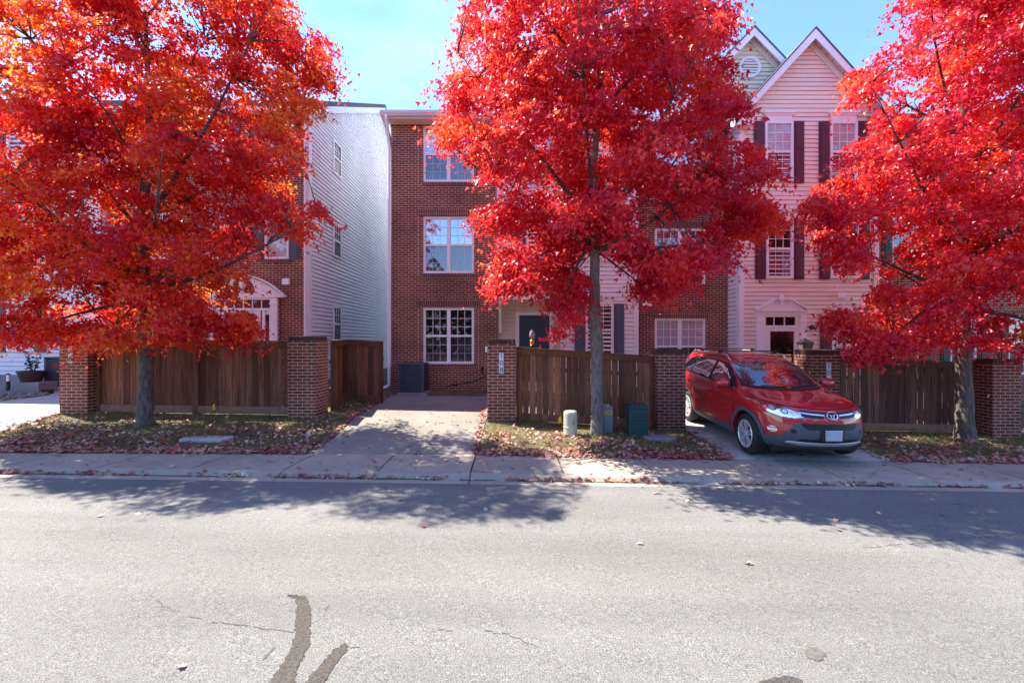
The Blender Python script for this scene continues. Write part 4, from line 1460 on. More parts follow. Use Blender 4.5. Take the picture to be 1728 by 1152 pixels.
xb, yb_ = X(245, 9.1), 9.1
zb1 = gz(xb, yb_)
maple('orange red maple at the left, in front of the weathered fence', (xb, yb_, zb1),
      [(xb, yb_, zb1 - 0.15, 0.20), (xb, yb_, zb1 + 0.05, 0.158), (xb, yb_, zb1 + 0.30, 0.138), (xb, yb_, zb1 + 1.2, 0.122), (xb - 0.02, yb_, 2.6, 0.115), (xb - 0.1, yb_, 4.2, 0.10), (xb + 0.02, yb_ + .1, 6.0, 0.07), (xb, yb_, 8.6, 0.03)],
      o1, (xb, yb_ - 0.15, 6.1), (4.6, 1.45, 4.9), 1080, 'leaf_orange', 11, forkz=2.9, nb=190, skew=0.40, extra=[(425, 548, 8.7), (398, 560, 8.9), (440, 530, 9.0), (525, 372, 9.0), (500, 385, 8.6), (90, 565, 8.6), (300, 562, 8.5), (345, 560, 9.2), (200, 570, 8.4), (555, 110, 9.2), (30, 560, 8.8), (130, 560, 9.2)])
xb, yb_ = X(1008, 9.15), 9.15
zb2 = gz(xb, yb_)
maple('tall red maple in the middle with a bare grey trunk', (xb, yb_, zb2),
      [(xb, yb_, zb2 - 0.15, 0.19), (xb, yb_, zb2 + 0.05, 0.150), (xb, yb_, zb2 + 0.30, 0.125), (xb - 0.01, yb_, Z(600, yb_), 0.112), (xb - 0.02, yb_, Z(580, yb_), 0.135), (xb - 0.03, yb_, Z(565, yb_), 0.128),
       (xb - 0.06, yb_, Z(500, yb_), 0.108), (xb - 0.05, yb_, Z(440, yb_), 0.095), (xb - 0.1, yb_, Z(400, yb_), 0.09), (xb - 0.05, yb_ + .1, 5.6, 0.07), (xb + 0.1, yb_, 7.4, 0.05), (xb, yb_, 9.6, 0.02)],
      o2, (xb + 0.1, yb_ - 0.15, 6.4), (4.1, 2.5, 5.5), 1100, 'leaf_red', 23, nb=165, forkz=Z(425, yb_), bark='bark_grey', extra=[(955, 515, 8.6), (935, 552, 8.5), (915, 568, 8.4), (965, 480, 8.8), (865, 488, 8.7), (850, 450, 9.0), (1120, 490, 8.7), (1160, 470, 9.2), (1285, 365, 8.9), (1300, 352, 8.7), (1270, 375, 9.3), (810, 357, 8.7), (845, 360, 8.9), (765, 115, 9.2), (750, 205, 9.0)])
xb, yb_ = X(1628, 9.3), 9.3
zb3 = gz(xb, yb_)
maple('bright red maple at the right, beside the car', (xb, yb_, zb3),
      [(xb, yb_, zb3 - 0.15, 0.24), (xb, yb_, zb3 + 0.06, 0.18), (xb, yb_, zb3 + 0.35, 0.15), (xb - 0.02, yb_, 1.2, 0.135), (xb - 0.05, yb_, 2.4, 0.125), (xb - 0.1, yb_, 4.2, 0.12), (xb + 0.02, yb_ + .1, 6.0, 0.09), (xb, yb_, 8.8, 0.03)],
      o3, (xb + 0.5, yb_ - 0.1, 6.1), (4.9, 2.4, 5.1), 1150, 'leaf_scarlet', 37, forkz=2.8, nb=190, extra=[(1425, 548, 8.7), (1440, 585, 8.6), (1412, 535, 8.9), (1385, 382, 8.9), (1378, 338, 8.8), (1530, 575, 8.7), (1480, 585, 8.5), (1400, 425, 9.0), (1420, 150, 9.3), (1600, 570, 8.8)])


# ------------------------------------------------------------------ fallen leaves and grass
DRV = ((-3.45, -0.60), (3.72, 6.38), (-12.4, -9.66))
PIL = [(X(100, 9.75), 9.75), (X(485.5, d), d), (X(822.5, d), d), (3.09, d), (X(1370, d), d), (X(1675, 9.55), 9.55)]


def blocked(x, y):
    return any(px - 0.02 < x < px + 0.63 and py - 0.02 < y for px, py in PIL)


rg = np.random.default_rng(5)
PT, SZ, DR, NR = [], [], [], []


def put(x, y, s, lift=0.012, tilt=0.35):
    PT.append((x, y, gz(x, y) + lift + rg.uniform(0, 0.02)))
    SZ.append(s)
    a = rg.uniform(0, 2 * math.pi)
    DR.append((math.cos(a), math.sin(a), rg.normal(0, tilt * 0.6)))
    NR.append((rg.normal(0, tilt), rg.normal(0, tilt), 1.0))


def clump(x, y):
    return 0.5 + 0.5 * math.sin(x * 3.1 + 1.3 * math.sin(y * 2.7)) * math.sin(y * 4.3 + 0.9 * math.sin(x * 1.9))


cnt = 0
while cnt < 6300:
    x, y = rg.uniform(-12, 13), 7.66 + abs(rg.normal(0, 0.85))
    if y > 9.9 or blocked(x, y):
        continue
    if any(a - 0.05 < x < b + 0.05 for a, b in DRV):
        continue
    if y > 7.9 and rg.random() > 0.08 + 0.92 * clump(x, y) ** 1.6:
        continue
    put(x, y, rg.uniform(0.032, 0.085), 0.02, 0.6)
    cnt += 1
for k in range(1500):        # drifts at the back edge of the pavement and along driveway edges
    x = rg.uniform(-12, 13)
    if any(a < x < b for a, b in DRV):
        continue
    put(x, 7.68 + rg.normal(0, 0.045), rg.uniform(0.05, 0.09), 0.015, 0.4)
for (xe, sg) in ((-3.42, 1), (-0.6, -1), (3.7, 1), (6.4, -1), (-9.64, -1)):
    for k in range(150):
        y = rg.uniform(7.7, 11.2)
        put(xe - 0.04 * (y - 7.7) * (xe == -3.42) + sg * abs(rg.normal(0, 0.07)), y, rg.uniform(0.05, 0.085), 0.02, 0.35)
for k in range(1300):         # in the gutter
    x = rg.uniform(-10, 11)
    if math.sin(x * 1.7) + math.sin(x * 4.1) < rg.uniform(-1.6, 1.2):
        continue
    put(x, 6.53 + rg.normal(0, 0.022), rg.uniform(0.04, 0.075), 0.008, 0.5)
for k in range(240):         # scattered on the pavement slabs
    put(rg.uniform(-9, 10), rg.uniform(6.65, 7.7), rg.uniform(0.04, 0.08), 0.006, 0.25)
for (a, b), n in zip(DRV, (90, 110, 30)):
    for k in range(n):
        put(rg.uniform(a, b), rg.uniform(7.7, 11.5), rg.uniform(0.045, 0.08), 0.02, 0.25)
for k in range(420):         # grass strip by the gate
    x, y = rg.uniform(-4.15, -3.4), rg.uniform(8.6, 12.8)
    put(x, y, rg.uniform(0.05, 0.08), 0.02, 0.4)
me = leaves_mesh('fallen_leaves', np.array(PT), np.array(SZ), np.array(DR), np.array(NR), 'litter', LEAF12, TRI12)
tag(link('fallen_leaves', me), 'red and pink maple leaves strewn over the verge and pavement', None, None, 'stuff')

n = 150000
gx, gy = rg.uniform(-12, 13, n), rg.uniform(7.72, 13.8, n)
keep = []
for i in range(n):
    x, y = gx[i], gy[i]
    if any(a - 0.03 < x < b + 0.03 and y < 13.3 for a, b in DRV) or blocked(x, y):
        continue
    fr_ = -4.25 < x < -0.5 and y < 13.8
    if y > 9.9 and not fr_:
        continue
    dens = 0.25 + 0.75 * clump(x * 0.7 + 2, y * 0.8)
    if fr_ and x < -3.4: dens = 1.0
    if y < 7.9: dens *= 0.5
    if rg.random() < dens:
        keep.append(i)
gx, gy = gx[keep], gy[keep]
gzv = np.array([gz(a, b) for a, b in zip(gx, gy)])
k = len(gx)
ang = rg.uniform(0, 2 * math.pi, k)
hh = rg.uniform(0.03, 0.09, k)
wd = rg.uniform(0.003, 0.006, k)
lean = rg.normal(0, 0.03, (k, 2))
B = np.stack([gx, gy, gzv], 1)
sx = np.stack([np.cos(ang) * wd, np.sin(ang) * wd, 0 * wd], 1)
tip = B + np.stack([lean[:, 0], lean[:, 1], hh], 1)
cov = np.stack([B - sx, B + sx, tip], 1).reshape(-1, 3)
me = fast_mesh('grass', cov, np.arange(3 * k).reshape(-1, 3), 'grass')
tag(link('grass', me), 'short patchy grass of the verge', None, None, 'stuff')

# line of autumn trees on the far side of the street, mirrored in the windows
nq = 16000
tx = rg.uniform(-45, 45, nq)
th_ = 7.5 + 2.2 * np.sin(tx * 0.55) + 1.2 * np.sin(tx * 1.37 + 1)
tz = 0.2 + rg.random(nq) ** 0.8 * th_
ty_ = -21 - rg.uniform(0, 4, nq)
me = leaves_mesh('tree_line', np.stack([tx, ty_, tz], 1), rg.uniform(0.5, 0.95, nq), rg.normal(0, 1, (nq, 3)), rg.normal(0, 1, (nq, 3)),
                 leaf_mat('tree_line_leaves', [(0.03, 0.035, 0.012), (0.08, 0.05, 0.015), (0.14, 0.05, 0.015)], [(0.1, 0.06, 0.02), (0.2, 0.08, 0.02)], 0.3))
tag(link('tree_line', me), 'mass of trees across the street, seen only mirrored in the windows', None, None, 'stuff')

# single leaves lying on the street
ROADL = [(170, 871), (233, 868), (237, 829), (286, 826), (352, 847), (676, 845), (715, 889), (1160, 846), (1364, 878), (1410, 879), (1415, 895), (1483, 866), (1080, 918), (1265, 952),
         (1617, 850), (1590, 870), (306, 1126), (960, 840), (1105, 833), (1262, 952), (560, 833), (820, 860)]
lm = leaves_mesh('fallen_leaf', np.zeros((1, 3)), np.array([0.062]), np.array([[0, 1, 0.05]]), np.array([[0.1, 0, 1]]), 'litter', LEAF12, TRI12)
dry = leaves_mesh('fallen_leaf', np.zeros((1, 3)), np.array([0.06]), np.array([[0, 1, 0.3]]), np.array([[0.4, 0.2, 1]]), simple('dry_tan_leaf', (0.55, 0.33, 0.20), 0.6, 0.3, 30), LEAF12, TRI12)
for i, (px, py) in enumerate(ROADL):
    dd_ = 6.0
    for _ in range(12):
        dd_ = F * (ZC - gz(X(px, dd_), dd_)) / (py - CY)
    x = X(px, dd_)
    o = link('fallen_leaf', (lm, dry)[i % 2])
    o.location = (x, dd_, gz(x, dd_) + 0.012)
    o.rotation_euler = (rg.normal(0, 0.1), rg.normal(0, 0.1), rg.uniform(0, 6.28))
    o.scale = (1, 1, 1)
    if py > 1100:
        tag(o, 'single leaf on the sunny street nearest the camera, left of the tar strips', 'leaf', 'single leaves on the street')
    else:
        tag(o, ('small red maple leaf lying alone on the asphalt', 'small dry tan maple leaf lying alone on the asphalt')[i % 2], 'leaf', ('red', 'tan')[i % 2] + ' single leaves on the street')


# ------------------------------------------------------------------ marks on the street
def ground_pt(px, py):
    dd_ = 5.0
    for _ in range(14):
        dd_ = F * (ZC - gz(X(px, dd_), dd_)) / (py - CY)
    return X(px, dd_), dd_


def road_patch(name, pts, mat, label, off=0.004, jag=0.0, seed=1):
    rnd = random.Random(seed)
    P = [ground_pt(*p) for p in pts]
    Q = []
    for i, p in enumerate(P):
        q = P[(i + 1) % len(P)]
        k = max(1, int(math.hypot(q[0] - p[0], q[1] - p[1]) / 0.018))
        for j in range(k):
            f = j / k
            Q.append((p[0] + (q[0] - p[0]) * f + rnd.uniform(-jag, jag), p[1] + (q[1] - p[1]) * f + rnd.uniform(-jag, jag)))
    mb = MB().add([(x, y, gz(x, y) + off) for x, y in Q], [tuple(range(len(Q)))])
    return tag(mb.build(name, mat), label, None, None, 'structure')


road_patch('tar_strip', [(483, 1004), (500, 1003), (518, 1007), (522, 1020), (524, 1040), (522, 1085), (512, 1110), (503, 1132), (488, 1175), (440, 1175), (462, 1140), (478, 1118), (490, 1098), (497, 1072), (501, 1035), (500, 1018), (494, 1008)],
           'tar', 'long dark tar strip on the street', jag=0.011, seed=2)
road_patch('tar_strip', [(582, 1084), (590, 1090), (578, 1104), (562, 1125), (540, 1165), (505, 1165), (528, 1135), (545, 1115), (562, 1098)], 'tar', 'short dark tar strip beside the long one', jag=0.010, seed=3)
road_patch('tar_strip', [(1275, 1152), (1300, 1145), (1330, 1140), (1352, 1146), (1360, 1165), (1265, 1165)], 'tar', 'dark tar patch cut by the bottom edge', jag=0.006, seed=4)
road_patch('road_stain', [(1355, 1100), (1375, 1092), (1390, 1098), (1391, 1110), (1378, 1116), (1362, 1108)], 'crack', 'small dark stain on the street', jag=0.012, seed=6)


def crack(pts, wdt, seed):
    rnd = random.Random(seed)
    P = [ground_pt(*p) for p in pts]
    mb = MB()
    for (a, b) in zip(P, P[1:]):
        L = math.hypot(b[0] - a[0], b[1] - a[1])
        k = max(1, int(L / 0.05))
        for j in range(k):
            if rnd.random() < 0.3:
                continue
            f0, f1 = j / k, (j + 0.92) / k
            o = rnd.uniform(-0.012, 0.012)
            nx, ny = -(b[1] - a[1]) / L, (b[0] - a[0]) / L
            w_ = wdt * rnd.uniform(0.4, 1.1)
            q = []
            for f, s_ in ((f0, -1), (f1, -1), (f1, 1), (f0, 1)):
                x = a[0] + (b[0] - a[0]) * f + nx * (o + s_ * w_)
                y = a[1] + (b[1] - a[1]) * f + ny * (o + s_ * w_)
                q.append((x, y, gz(x, y) + 0.003))
            mb.quad(*q)
    tag(mb.build('road_crack', 'crack', fix=False), 'thin broken crack in the street surface', None, None, 'structure')


crack([(1450, 925), (1560, 915), (1640, 907), (1728, 902), (1790, 900)], 0.006, 1)
crack([(250, 1005), (300, 1035), (380, 1052), (440, 1060), (495, 1068)], 0.006, 2)
crack([(528, 1032), (548, 1028), (556, 1020)], 0.006, 3)
crack([(700, 1066), (790, 1061), (860, 1070), (905, 1090)], 0.004, 4)
crack([(446, 1112), (465, 1092)], 0.006, 5)
crack([(590, 1094), (625, 1090)], 0.006, 6)

# ------------------------------------------------------------------ utility boxes and small yard things
yA = 9.0
px, yy = X(962.5, yA), yA
zg = gz(px, yy)
r = thing('utility_pedestal', (px, yy, zg), 'short round beige utility pedestal left of the middle trunk', 'utility box')
rad, hgt = 0.135, 0.47
MB().lathe([(rad * 1.02, -0.05), (rad, 0.1), (rad, hgt - 0.05), (rad * 0.95, hgt - 0.015), (rad * 0.8, hgt), (0.01, hgt + 0.004)], (px, yy, zg), 28).build('dome', 'beige_plastic', r, smooth=False, bevel=0)
MB().lathe([(rad * 1.025, 0.14), (rad * 1.03, 0.145), (rad * 1.03, 0.165), (rad * 1.0, 0.17)], (px, yy, zg), 28).build('band', 'beige_plastic', r)
MB().box(px + 0.03, px + 0.05, yy - rad - 0.012, yy - rad + 0.02, zg + 0.22, zg + 0.30).build('latch', 'grey_plastic', r)

px, yy = X(1022, 9.35), 9.35
zg = gz(px, yy)
r = thing('utility_pedestal', (px, yy, zg), 'tall grey utility pedestal with a yellow number sticker behind the middle trunk', 'utility box')
MB().box(px - 0.13, px + 0.13, yy - 0.09, yy + 0.13, zg - 0.05, zg + 0.49).build('cabinet', 'grey_plastic', r, bevel=0.012)
MB().prism([(px - 0.135, zg + 0.49), (px + 0.135, zg + 0.49), (px + 0.135, zg + 0.51), (px + 0.07, zg + 0.545), (px - 0.07, zg + 0.545), (px - 0.135, zg + 0.51)], 'y', yy - 0.095, yy + 0.135).build('lid', 'grey_plastic', r, bevel=0.005)
sk = MB().box(px - 0.11, px + 0.115, yy - 0.094, yy - 0.0905, zg + 0.36, zg + 0.44).build('sticker', 'yellow', r)
me = text_mesh('0736', 0.088)
me.transform(Matrix.Translation((px + 0.005, yy - 0.096, zg + 0.40)) @ Matrix.Rotation(RAD(90), 4, 'X'))
me.materials.clear(); me.materials.append(M['ink'])
link('digits', me, sk)

px, yy = X(1074, 9.2), 9.2
zg = gz(px, yy)
r = thing('utility_cabinet', (px, yy, zg), 'dark green ribbed utility cabinet in front of the fence by the pillar', 'utility box')
b = MB()
hw_, hd_ = 0.19, 0.16
b.prism([(px - hw_ - 0.01, zg - 0.05), (px + hw_ + 0.01, zg - 0.05), (px + hw_ - 0.01, zg + 0.55), (px - hw_ + 0.01, zg + 0.55)], 'y', yy - hd_, yy + hd_)
b.build('cabinet', 'green_plastic', r, bevel=0.012)
b = MB()
b.box(px - hw_ - 0.015, px + hw_ + 0.015, yy - hd_ - 0.02, yy + hd_ + 0.02, zg + 0.55, zg + 0.60)
b.prism([(px - hw_, zg + 0.60), (px + hw_, zg + 0.60), (px + hw_ - 0.05, zg + 0.635), (px - hw_ + 0.05, zg + 0.635)], 'y', yy - hd_, yy + hd_)
b.build('lid', 'green_plastic', r, bevel=0.008)
b = MB()
for i in range(6):
    zz = zg + 0.10 + i * 0.07
    b.box(px - 0.12, px + 0.15, yy - hd_ - 0.014, yy - hd_ + 0.002, zz, zz + 0.035)
b.build('ribs', 'green_plastic', r, bevel=0.004)

# concrete collar by the pillar and meter lid in the grass
px, yy = X(1112, 8.95), 8.95
b = MB().lathe([(0.30, -0.05), (0.30, 0.03), (0.26, 0.05), (0.01, 0.055)], (0, 0, 0), 28)
o = b.build('concrete_collar', 'foundation', bevel=0)
o.location = (px, yy, gz(px, yy)); o.scale = (1.15, 0.7, 1)
tag(o, 'low round grey concrete collar at the foot of the pillar left of the car', 'cover')
px, yy = X(350, 8.35), 8.35
b = MB().prism([(-0.42, -0.15), (0.36, -0.17), (0.44, 0.02), (0.40, 0.16), (-0.36, 0.17), (-0.44, 0.03)], 'z', -0.03, 0.035)
o = b.build('concrete_cover', 'drive2', bevel=0.012)
o.location = (px, yy, gz(px, yy) + 0.005)
tag(o, 'flat concrete meter cover half buried in leaves by the left maple', 'cover')


def flag(px, py, yy, label):
    x = X(px, yy)
    z0 = gz(x, yy)
    r = thing('marker_flag', (x, yy, z0), label, 'flag', 'yellow utility flags')
    MB().tube([(x, yy, z0 - 0.02), (x + 0.01, yy, z0 + 0.26)], 0.003, 5).build('wire', 'black', r)
    f = MB()
    zt = z0 + 0.26
    f.add([(x + 0.01, yy, zt), (x - 0.03, yy - 0.02, zt - 0.05), (x - 0.045, yy - 0.01, zt - 0.13), (x - 0.01, yy + 0.01, zt - 0.17), (x + 0.03, yy - 0.015, zt - 0.12), (x + 0.02, yy - 0.02, zt - 0.05)],
          [(0, 1, 5), (1, 2, 4, 5), (2, 3, 4)])
    f.build('pennant', 'yellow', r, fix=False)


flag(945, 703, 9.45, 'small yellow utility flag left of the beige pedestal')
flag(362, 680, 9.80, 'small yellow utility flag at the foot of the left board fence')


def ac_unit(x0, x1, y0, z0, z1, label):
    r = thing('air_conditioner', ((x0 + x1) / 2, y0, z0), label, 'air conditioner')
    y1 = y0 + (x1 - x0)
    MB().box(x0 + 0.03, x1 - 0.03, y0 + 0.03, y1 - 0.03, z0, z1 - 0.05).build('coil_core', 'ac_dark', r)
    lv = MB()
    n = 13
    for i in range(n):
        zz = z0 + 0.05 + (z1 - z0 - 0.14) * i / (n - 1)
        for a in range(2):
            yy_ = y0 if a == 0 else y1
            lv.box(x0 + 0.05, x1 - 0.05, yy_ - 0.008, yy_ + 0.012, zz - 0.016, zz + 0.016)
            xx_ = x0 if a == 0 else x1
            lv.box(xx_ - 0.008, xx_ + 0.012, y0 + 0.05, y1 - 0.05, zz - 0.0155, zz + 0.0155)
    lv.build('louvres', 'ac', r)
    for a in (x0, x1 - 0.06):
        for b in (y0 - 0.012, y1 - 0.05):
            MB().box(a - 0.005, a + 0.07, b, b + 0.062, z0, z1 - 0.05).build('corner_post', 'ac', r, bevel=0.008)
    MB().box(x0 - 0.012, x1 + 0.012, y0 - 0.02, y1 + 0.02, z1 - 0.05, z1).build('top_panel', 'ac', r, bevel=0.015)
    MB().box(x0 - 0.02, x1 + 0.10, y0 - 0.05, y1 + 0.05, z0 - 0.12, z0 - 0.002).build('pad', 'foundation', r, bevel=0.008)


yy = 13.0
ac_unit(X(672, yy), X(715, yy), yy, Z(662, yy), Z(613, yy), 'dark slate air conditioner by the brick wall at the end of the driveway')
yy = 12.2
ac_unit(X(75, yy), X(118, yy), yy, Z(652, yy), Z(602, yy), 'dark air conditioner left of the brick pillar with the half hidden plaque')

# bowl planter, path light, stones at the far left
yy = 12.0
cx_ = X(53, yy)
zt = Z(625.5, yy)
r = thing('bowl_planter', (cx_, yy, Z(643, yy)), 'brown bowl planter in front of the white siding at the far left', 'planter')
MB().lathe([(0.18, -0.28), (0.20, -0.275), (0.27, -0.05), (0.285, -0.04), (0.285, 0.0), (0.25, 0.0), (0.24, -0.04), (0.02, -0.05)], (cx_, yy, zt), 28).build('bowl', 'pot', r, smooth=False)
pl = MB()
rnd = random.Random(4)
for k in range(9):
    a = rnd.uniform(0, 6.28)
    R_ = rnd.uniform(0.02, 0.14)
    b0 = Vector((cx_ + R_ * math.cos(a), yy + R_ * math.sin(a), zt - 0.05))
    tp = b0 + Vector((rnd.uniform(-.12, .12), rnd.uniform(-.1, .1), rnd.uniform(0.2, 0.55)))
    pl.tube([b0, b0.lerp(tp, 0.5) + Vector((0.02, 0, 0)), tp], [0.008, 0.006, 0.003], 5)
    for q in range(7):
        c_ = b0.lerp(tp, rnd.uniform(0.4, 1.0))
        v1 = Vector((rnd.uniform(-1, 1), rnd.uniform(-1, 1), rnd.uniform(-0.6, 0.6))).normalized() * 0.09
        v2 = v1.cross(Vector((rnd.uniform(-1, 1), rnd.uniform(-1, 1), 1))).normalized() * 0.035
        pl.add([c_, c_ + v1 * 0.5 + v2, c_ + v1, c_ + v1 * 0.5 - v2], [(0, 1, 2, 3)])
pl.build('plant', 'plant', r, fix=False)
MB().box(cx_ - 0.55, cx_ + 0.5, yy - 0.3, yy + 0.35, gz(-12.2, yy) - 0.1, zt - 0.285).build('step', 'foundation', None)
o = bpy.data.objects['step']
tag(o, 'low concrete step under the bowl planter', 'step')
yy = 11.4
xx = X(13.5, yy)
zt, zb = Z(630, yy), Z(655, yy)
r = thing('path_light', (xx, yy, zb), 'small black and white path light beside the stones at the far left', 'path light')
MB().lathe([(0.03, zb - 0.05 - zb), (0.042, 0.0), (0.042, 0.17), (0.038, 0.18)], (xx, yy, zb), 14).build('base', 'black', r)
MB().lathe([(0.03, 0.18), (0.03, 0.34), (0.028, 0.341)], (xx, yy, zb), 14).build('lens', 'plaque', r)
MB().lathe([(0.045, 0.341), (0.045, 0.36), (0.01, 0.375)], (xx, yy, zb), 14).build('cap', 'black', r)
MB().box(-15, -11.95, 11.75, 11.87, gz(-13, 11.8) - 0.05, gz(-13, 11.8) + 0.10).build('edging_timber', 'timber')
tag(bpy.data.objects['edging_timber'], 'dark edging timber behind the bed of stones', 'edging')
ico = bmesh.new()
bmesh.ops.create_icosphere(ico, subdivisions=1, radius=1)
iv = [v.co.copy() for v in ico.verts]
ifc = [tuple(v.index for v in f.verts) for f in ico.faces]
ico.free()
sb_ = MB()
for k in range(900):
    x, y = rnd.uniform(-15, -11.75), rnd.uniform(10.2, 11.7)
    if x > -12.45 + (y - 10.2) * 0.45:
        continue
    s_ = rnd.uniform(0.03, 0.075)
    z0 = gz(x, y) + 0.01 + 0.05 * rnd.random()
    M3 = Matrix.Rotation(rnd.uniform(0, 6), 3, 'Z')
    sb_.add([Vector((x, y, z0)) + M3 @ Vector((v.x * s_ * 1.3 * rnd.uniform(.9, 1.1), v.y * s_ * rnd.uniform(.9, 1.1), v.z * s_ * 0.6)) for v in iv], ifc)
tag(sb_.build('stone_bed', 'stone', fix=False), 'bed of loose brown stones at the far left', None, None, 'stuff')


def lantern(px, py_top, py_base, yy, label, kind):
    x = X(px, yy)
    zt, zb = Z(py_top, yy), Z(py_base, yy)
    h = zt - zb
    z0 = gz(x, yy)
    r = thing('post_lantern', (x, yy, z0), label, 'lantern')
    MB().lathe([(0.05, z0 - zb), (0.04, z0 - zb + 0.2), (0.035, -0.02), (0.06, 0.0)], (x, yy, zb), 14).build('post', 'black', r)
    if kind == 'round':
        MB().lathe([(0.055, 0), (0.06, h * .12), (0.045, h * .16)], (x, yy, zb), 16).build('base', 'black', r)
        MB().lathe([(0.045, h * .16), (0.05, h * .38), (0.03, h * .42)], (x, yy, zb), 16).build('bulb_glow', 'amber', r)
        MB().lathe([(0.035, h * .42), (0.07, h * .58), (0.06, h * .78), (0.03, h * .86)], (x, yy, zb), 16).build('globe', 'lamp_glass', r, smooth=True)
        MB().lathe([(0.035, h * .86), (0.02, h * .92), (0.008, h)], (x, yy, zb), 12).build('cap', 'black', r)
    else:
        cg = MB()
        w0, w1 = 0.075, 0.125
        hz = h * 0.68
        cg.add([(x - w0, yy - w0, zb), (x + w0, yy - w0, zb), (x + w0, yy + w0, zb), (x - w0, yy + w0, zb), (x - w1, yy - w1, zb + hz), (x + w1, yy - w1, zb + hz), (x + w1, yy + w1, zb + hz), (x - w1, yy + w1, zb + hz)],
               [(0, 1, 5, 4), (1, 2, 6, 5), (2, 3, 7, 6), (3, 0, 4, 7)])
        cg.build('glass', 'lamp_glass', r)
        fr_ = MB()
        for sx_, sy_ in ((-1, -1), (1, -1), (1, 1), (-1, 1)):
            fr_.tube([(x + sx_ * w0, yy + sy_ * w0, zb), (x + sx_ * w1, yy + sy_ * w1, zb + hz)], 0.010, 6)
        fr_.box(x - w0 - 0.012, x + w0 + 0.012, yy - w0 - 0.012, yy + w0 + 0.012, zb - 0.012, zb + 0.006)
        fr_.build('frame', 'black', r)
        rf = MB()
        rf.add([(x + a * (w1 + 0.02), yy + b * (w1 + 0.02), zb + hz) for a, b in ((-1, -1), (1, -1), (1, 1), (-1, 1))] + [(x + a * 0.03, yy + b * 0.03, zb + h * 0.9) for a, b in ((-1, -1), (1, -1), (1, 1), (-1, 1))],
               [(3, 2, 1, 0), (0, 1, 5, 4), (1, 2, 6, 5), (2, 3, 7, 6), (3, 0, 4, 7), (4, 5, 6, 7)])
        rf.lathe([(0.02, 0), (0.025, 0.02), (0.003, h * 0.12)], (x, yy, zb + h * 0.9), 10)
        rf.build('roof', 'black', r)


lantern(898, 553, 587, 10.7, 'slim black lantern with a painted amber glow in front of the teal door', 'round')
lantern(1358.5, 570, 594, 10.9, 'black four sided lantern above the pillar with plaque 106', 'square')

# small pieces by the driveway end
yy = 13.6
x = X(814, yy)
b = MB()
zz = Z(628, yy)
b.tube([(x, yy + 0.2, zz + 0.08), (x, yy, zz + 0.12), (x - 0.02, yy - 0.05, zz), (x + 0.1, yy - 0.08, zz - 0.12), (x - 0.3, yy - 0.1, zz - 0.28), (x - 1.1, yy - 0.05, zz - 0.42)], [0.03, 0.05, 0.04, 0.02, 0.018, 0.016], 8)
tag(b.build('hose', 'black', smooth=True), 'dark hose hanging from the brick wall behind the pillar 108', 'hose')
MB().box(X(819.2, 9.8), X(822.3, 9.8), 9.72, 9.82, Z(594, 9.8), Z(585, 9.8)).build('doorbell_box', 'plaque')
tag(bpy.data.objects['doorbell_box'], 'tiny pale blue box fixed to the left side of pillar 108', 'box')
#CAR-BEGIN
# ------------------------------------------------------------------ the red car
def car_paint():
    m, nt, b, _ = nmat('red_car_paint')
    fl = noise(nt, 900, 2)
    c = ramp(nt, fl, [(0.35, (0.42, 0.001, 0.009)), (0.65, (0.54, 0.002, 0.013))])
    nt.links.new(c, b.inputs['Base Color'])
    b.inputs['Metallic'].default_value = 0.0
    b.inputs['Roughness'].default_value = 0.5
    b.inputs['Coat Weight'].default_value = 1.0
    b.inputs['Coat Roughness'].default_value = 0.008
    b.inputs['Coat IOR'].default_value = 1.65
    return m


M['paint'] = car_paint()
M['car_black'] = simple('car_black_plastic', (0.012, 0.012, 0.013), 0.55, 0.2, 20)
M['car_grey'] = simple('car_grey_plastic', (0.075, 0.09, 0.11), 0.6, 0.1, 30)
M['car_seam'] = simple('car_seam_dark', (0.012, 0.002, 0.003), 0.7, 0.1, 30)
M['chrome'] = simple('chrome', (0.82, 0.83, 0.85), 0.12, 0.03, 5, metal=1.0)
M['alloy'] = simple('alloy_wheel', (0.78, 0.77, 0.79), 0.35, 0.05, 5, metal=0.55)
M['tyre'] = simple('tyre_rubber', (0.018, 0.018, 0.019), 0.8, 0.2, 30, bmp=0.3)
M['car_glass'] = pane_mat('car_glass', (0.010, 0.011, 0.013), 0.05)
M['screen_glass'] = pane_mat('windscreen_glass', (0.03, 0.035, 0.04), 0.22)
M['lamp_clear'] = simple('headlamp_lens', (0.62, 0.66, 0.72), 0.08, 0.35, 22, metal=0.55, coat=1.0)
M['lamp_chrome'] = simple('headlamp_reflector', (0.80, 0.83, 0.88), 0.10, 0.08, 12, metal=0.95, coat=1.0)
M['lamp_amber'] = simple('headlamp_amber', (0.55, 0.20, 0.04), 0.15, 0.1, 12, coat=1.0)
M['plate'] = simple('plate_blank', (0.44, 0.45, 0.52), 0.5, 0.06, 12)
M['silver_bar'] = simple('silver_trim', (0.50, 0.51, 0.53), 0.35, 0.05, 6, metal=0.6)

CARX, CARY = 4.98, 7.07
slope = (gz(CARX, 10.66) - gz(CARX, 8.0)) / 2.66
zc0 = gz(CARX, 8.0) + 0.03 - slope * 0.93
car = thing('parked_car', (CARX, CARY, zc0), 'shiny red suv backed into the driveway between two brick pillars', 'car', rot=(math.atan(slope), 0, 0))

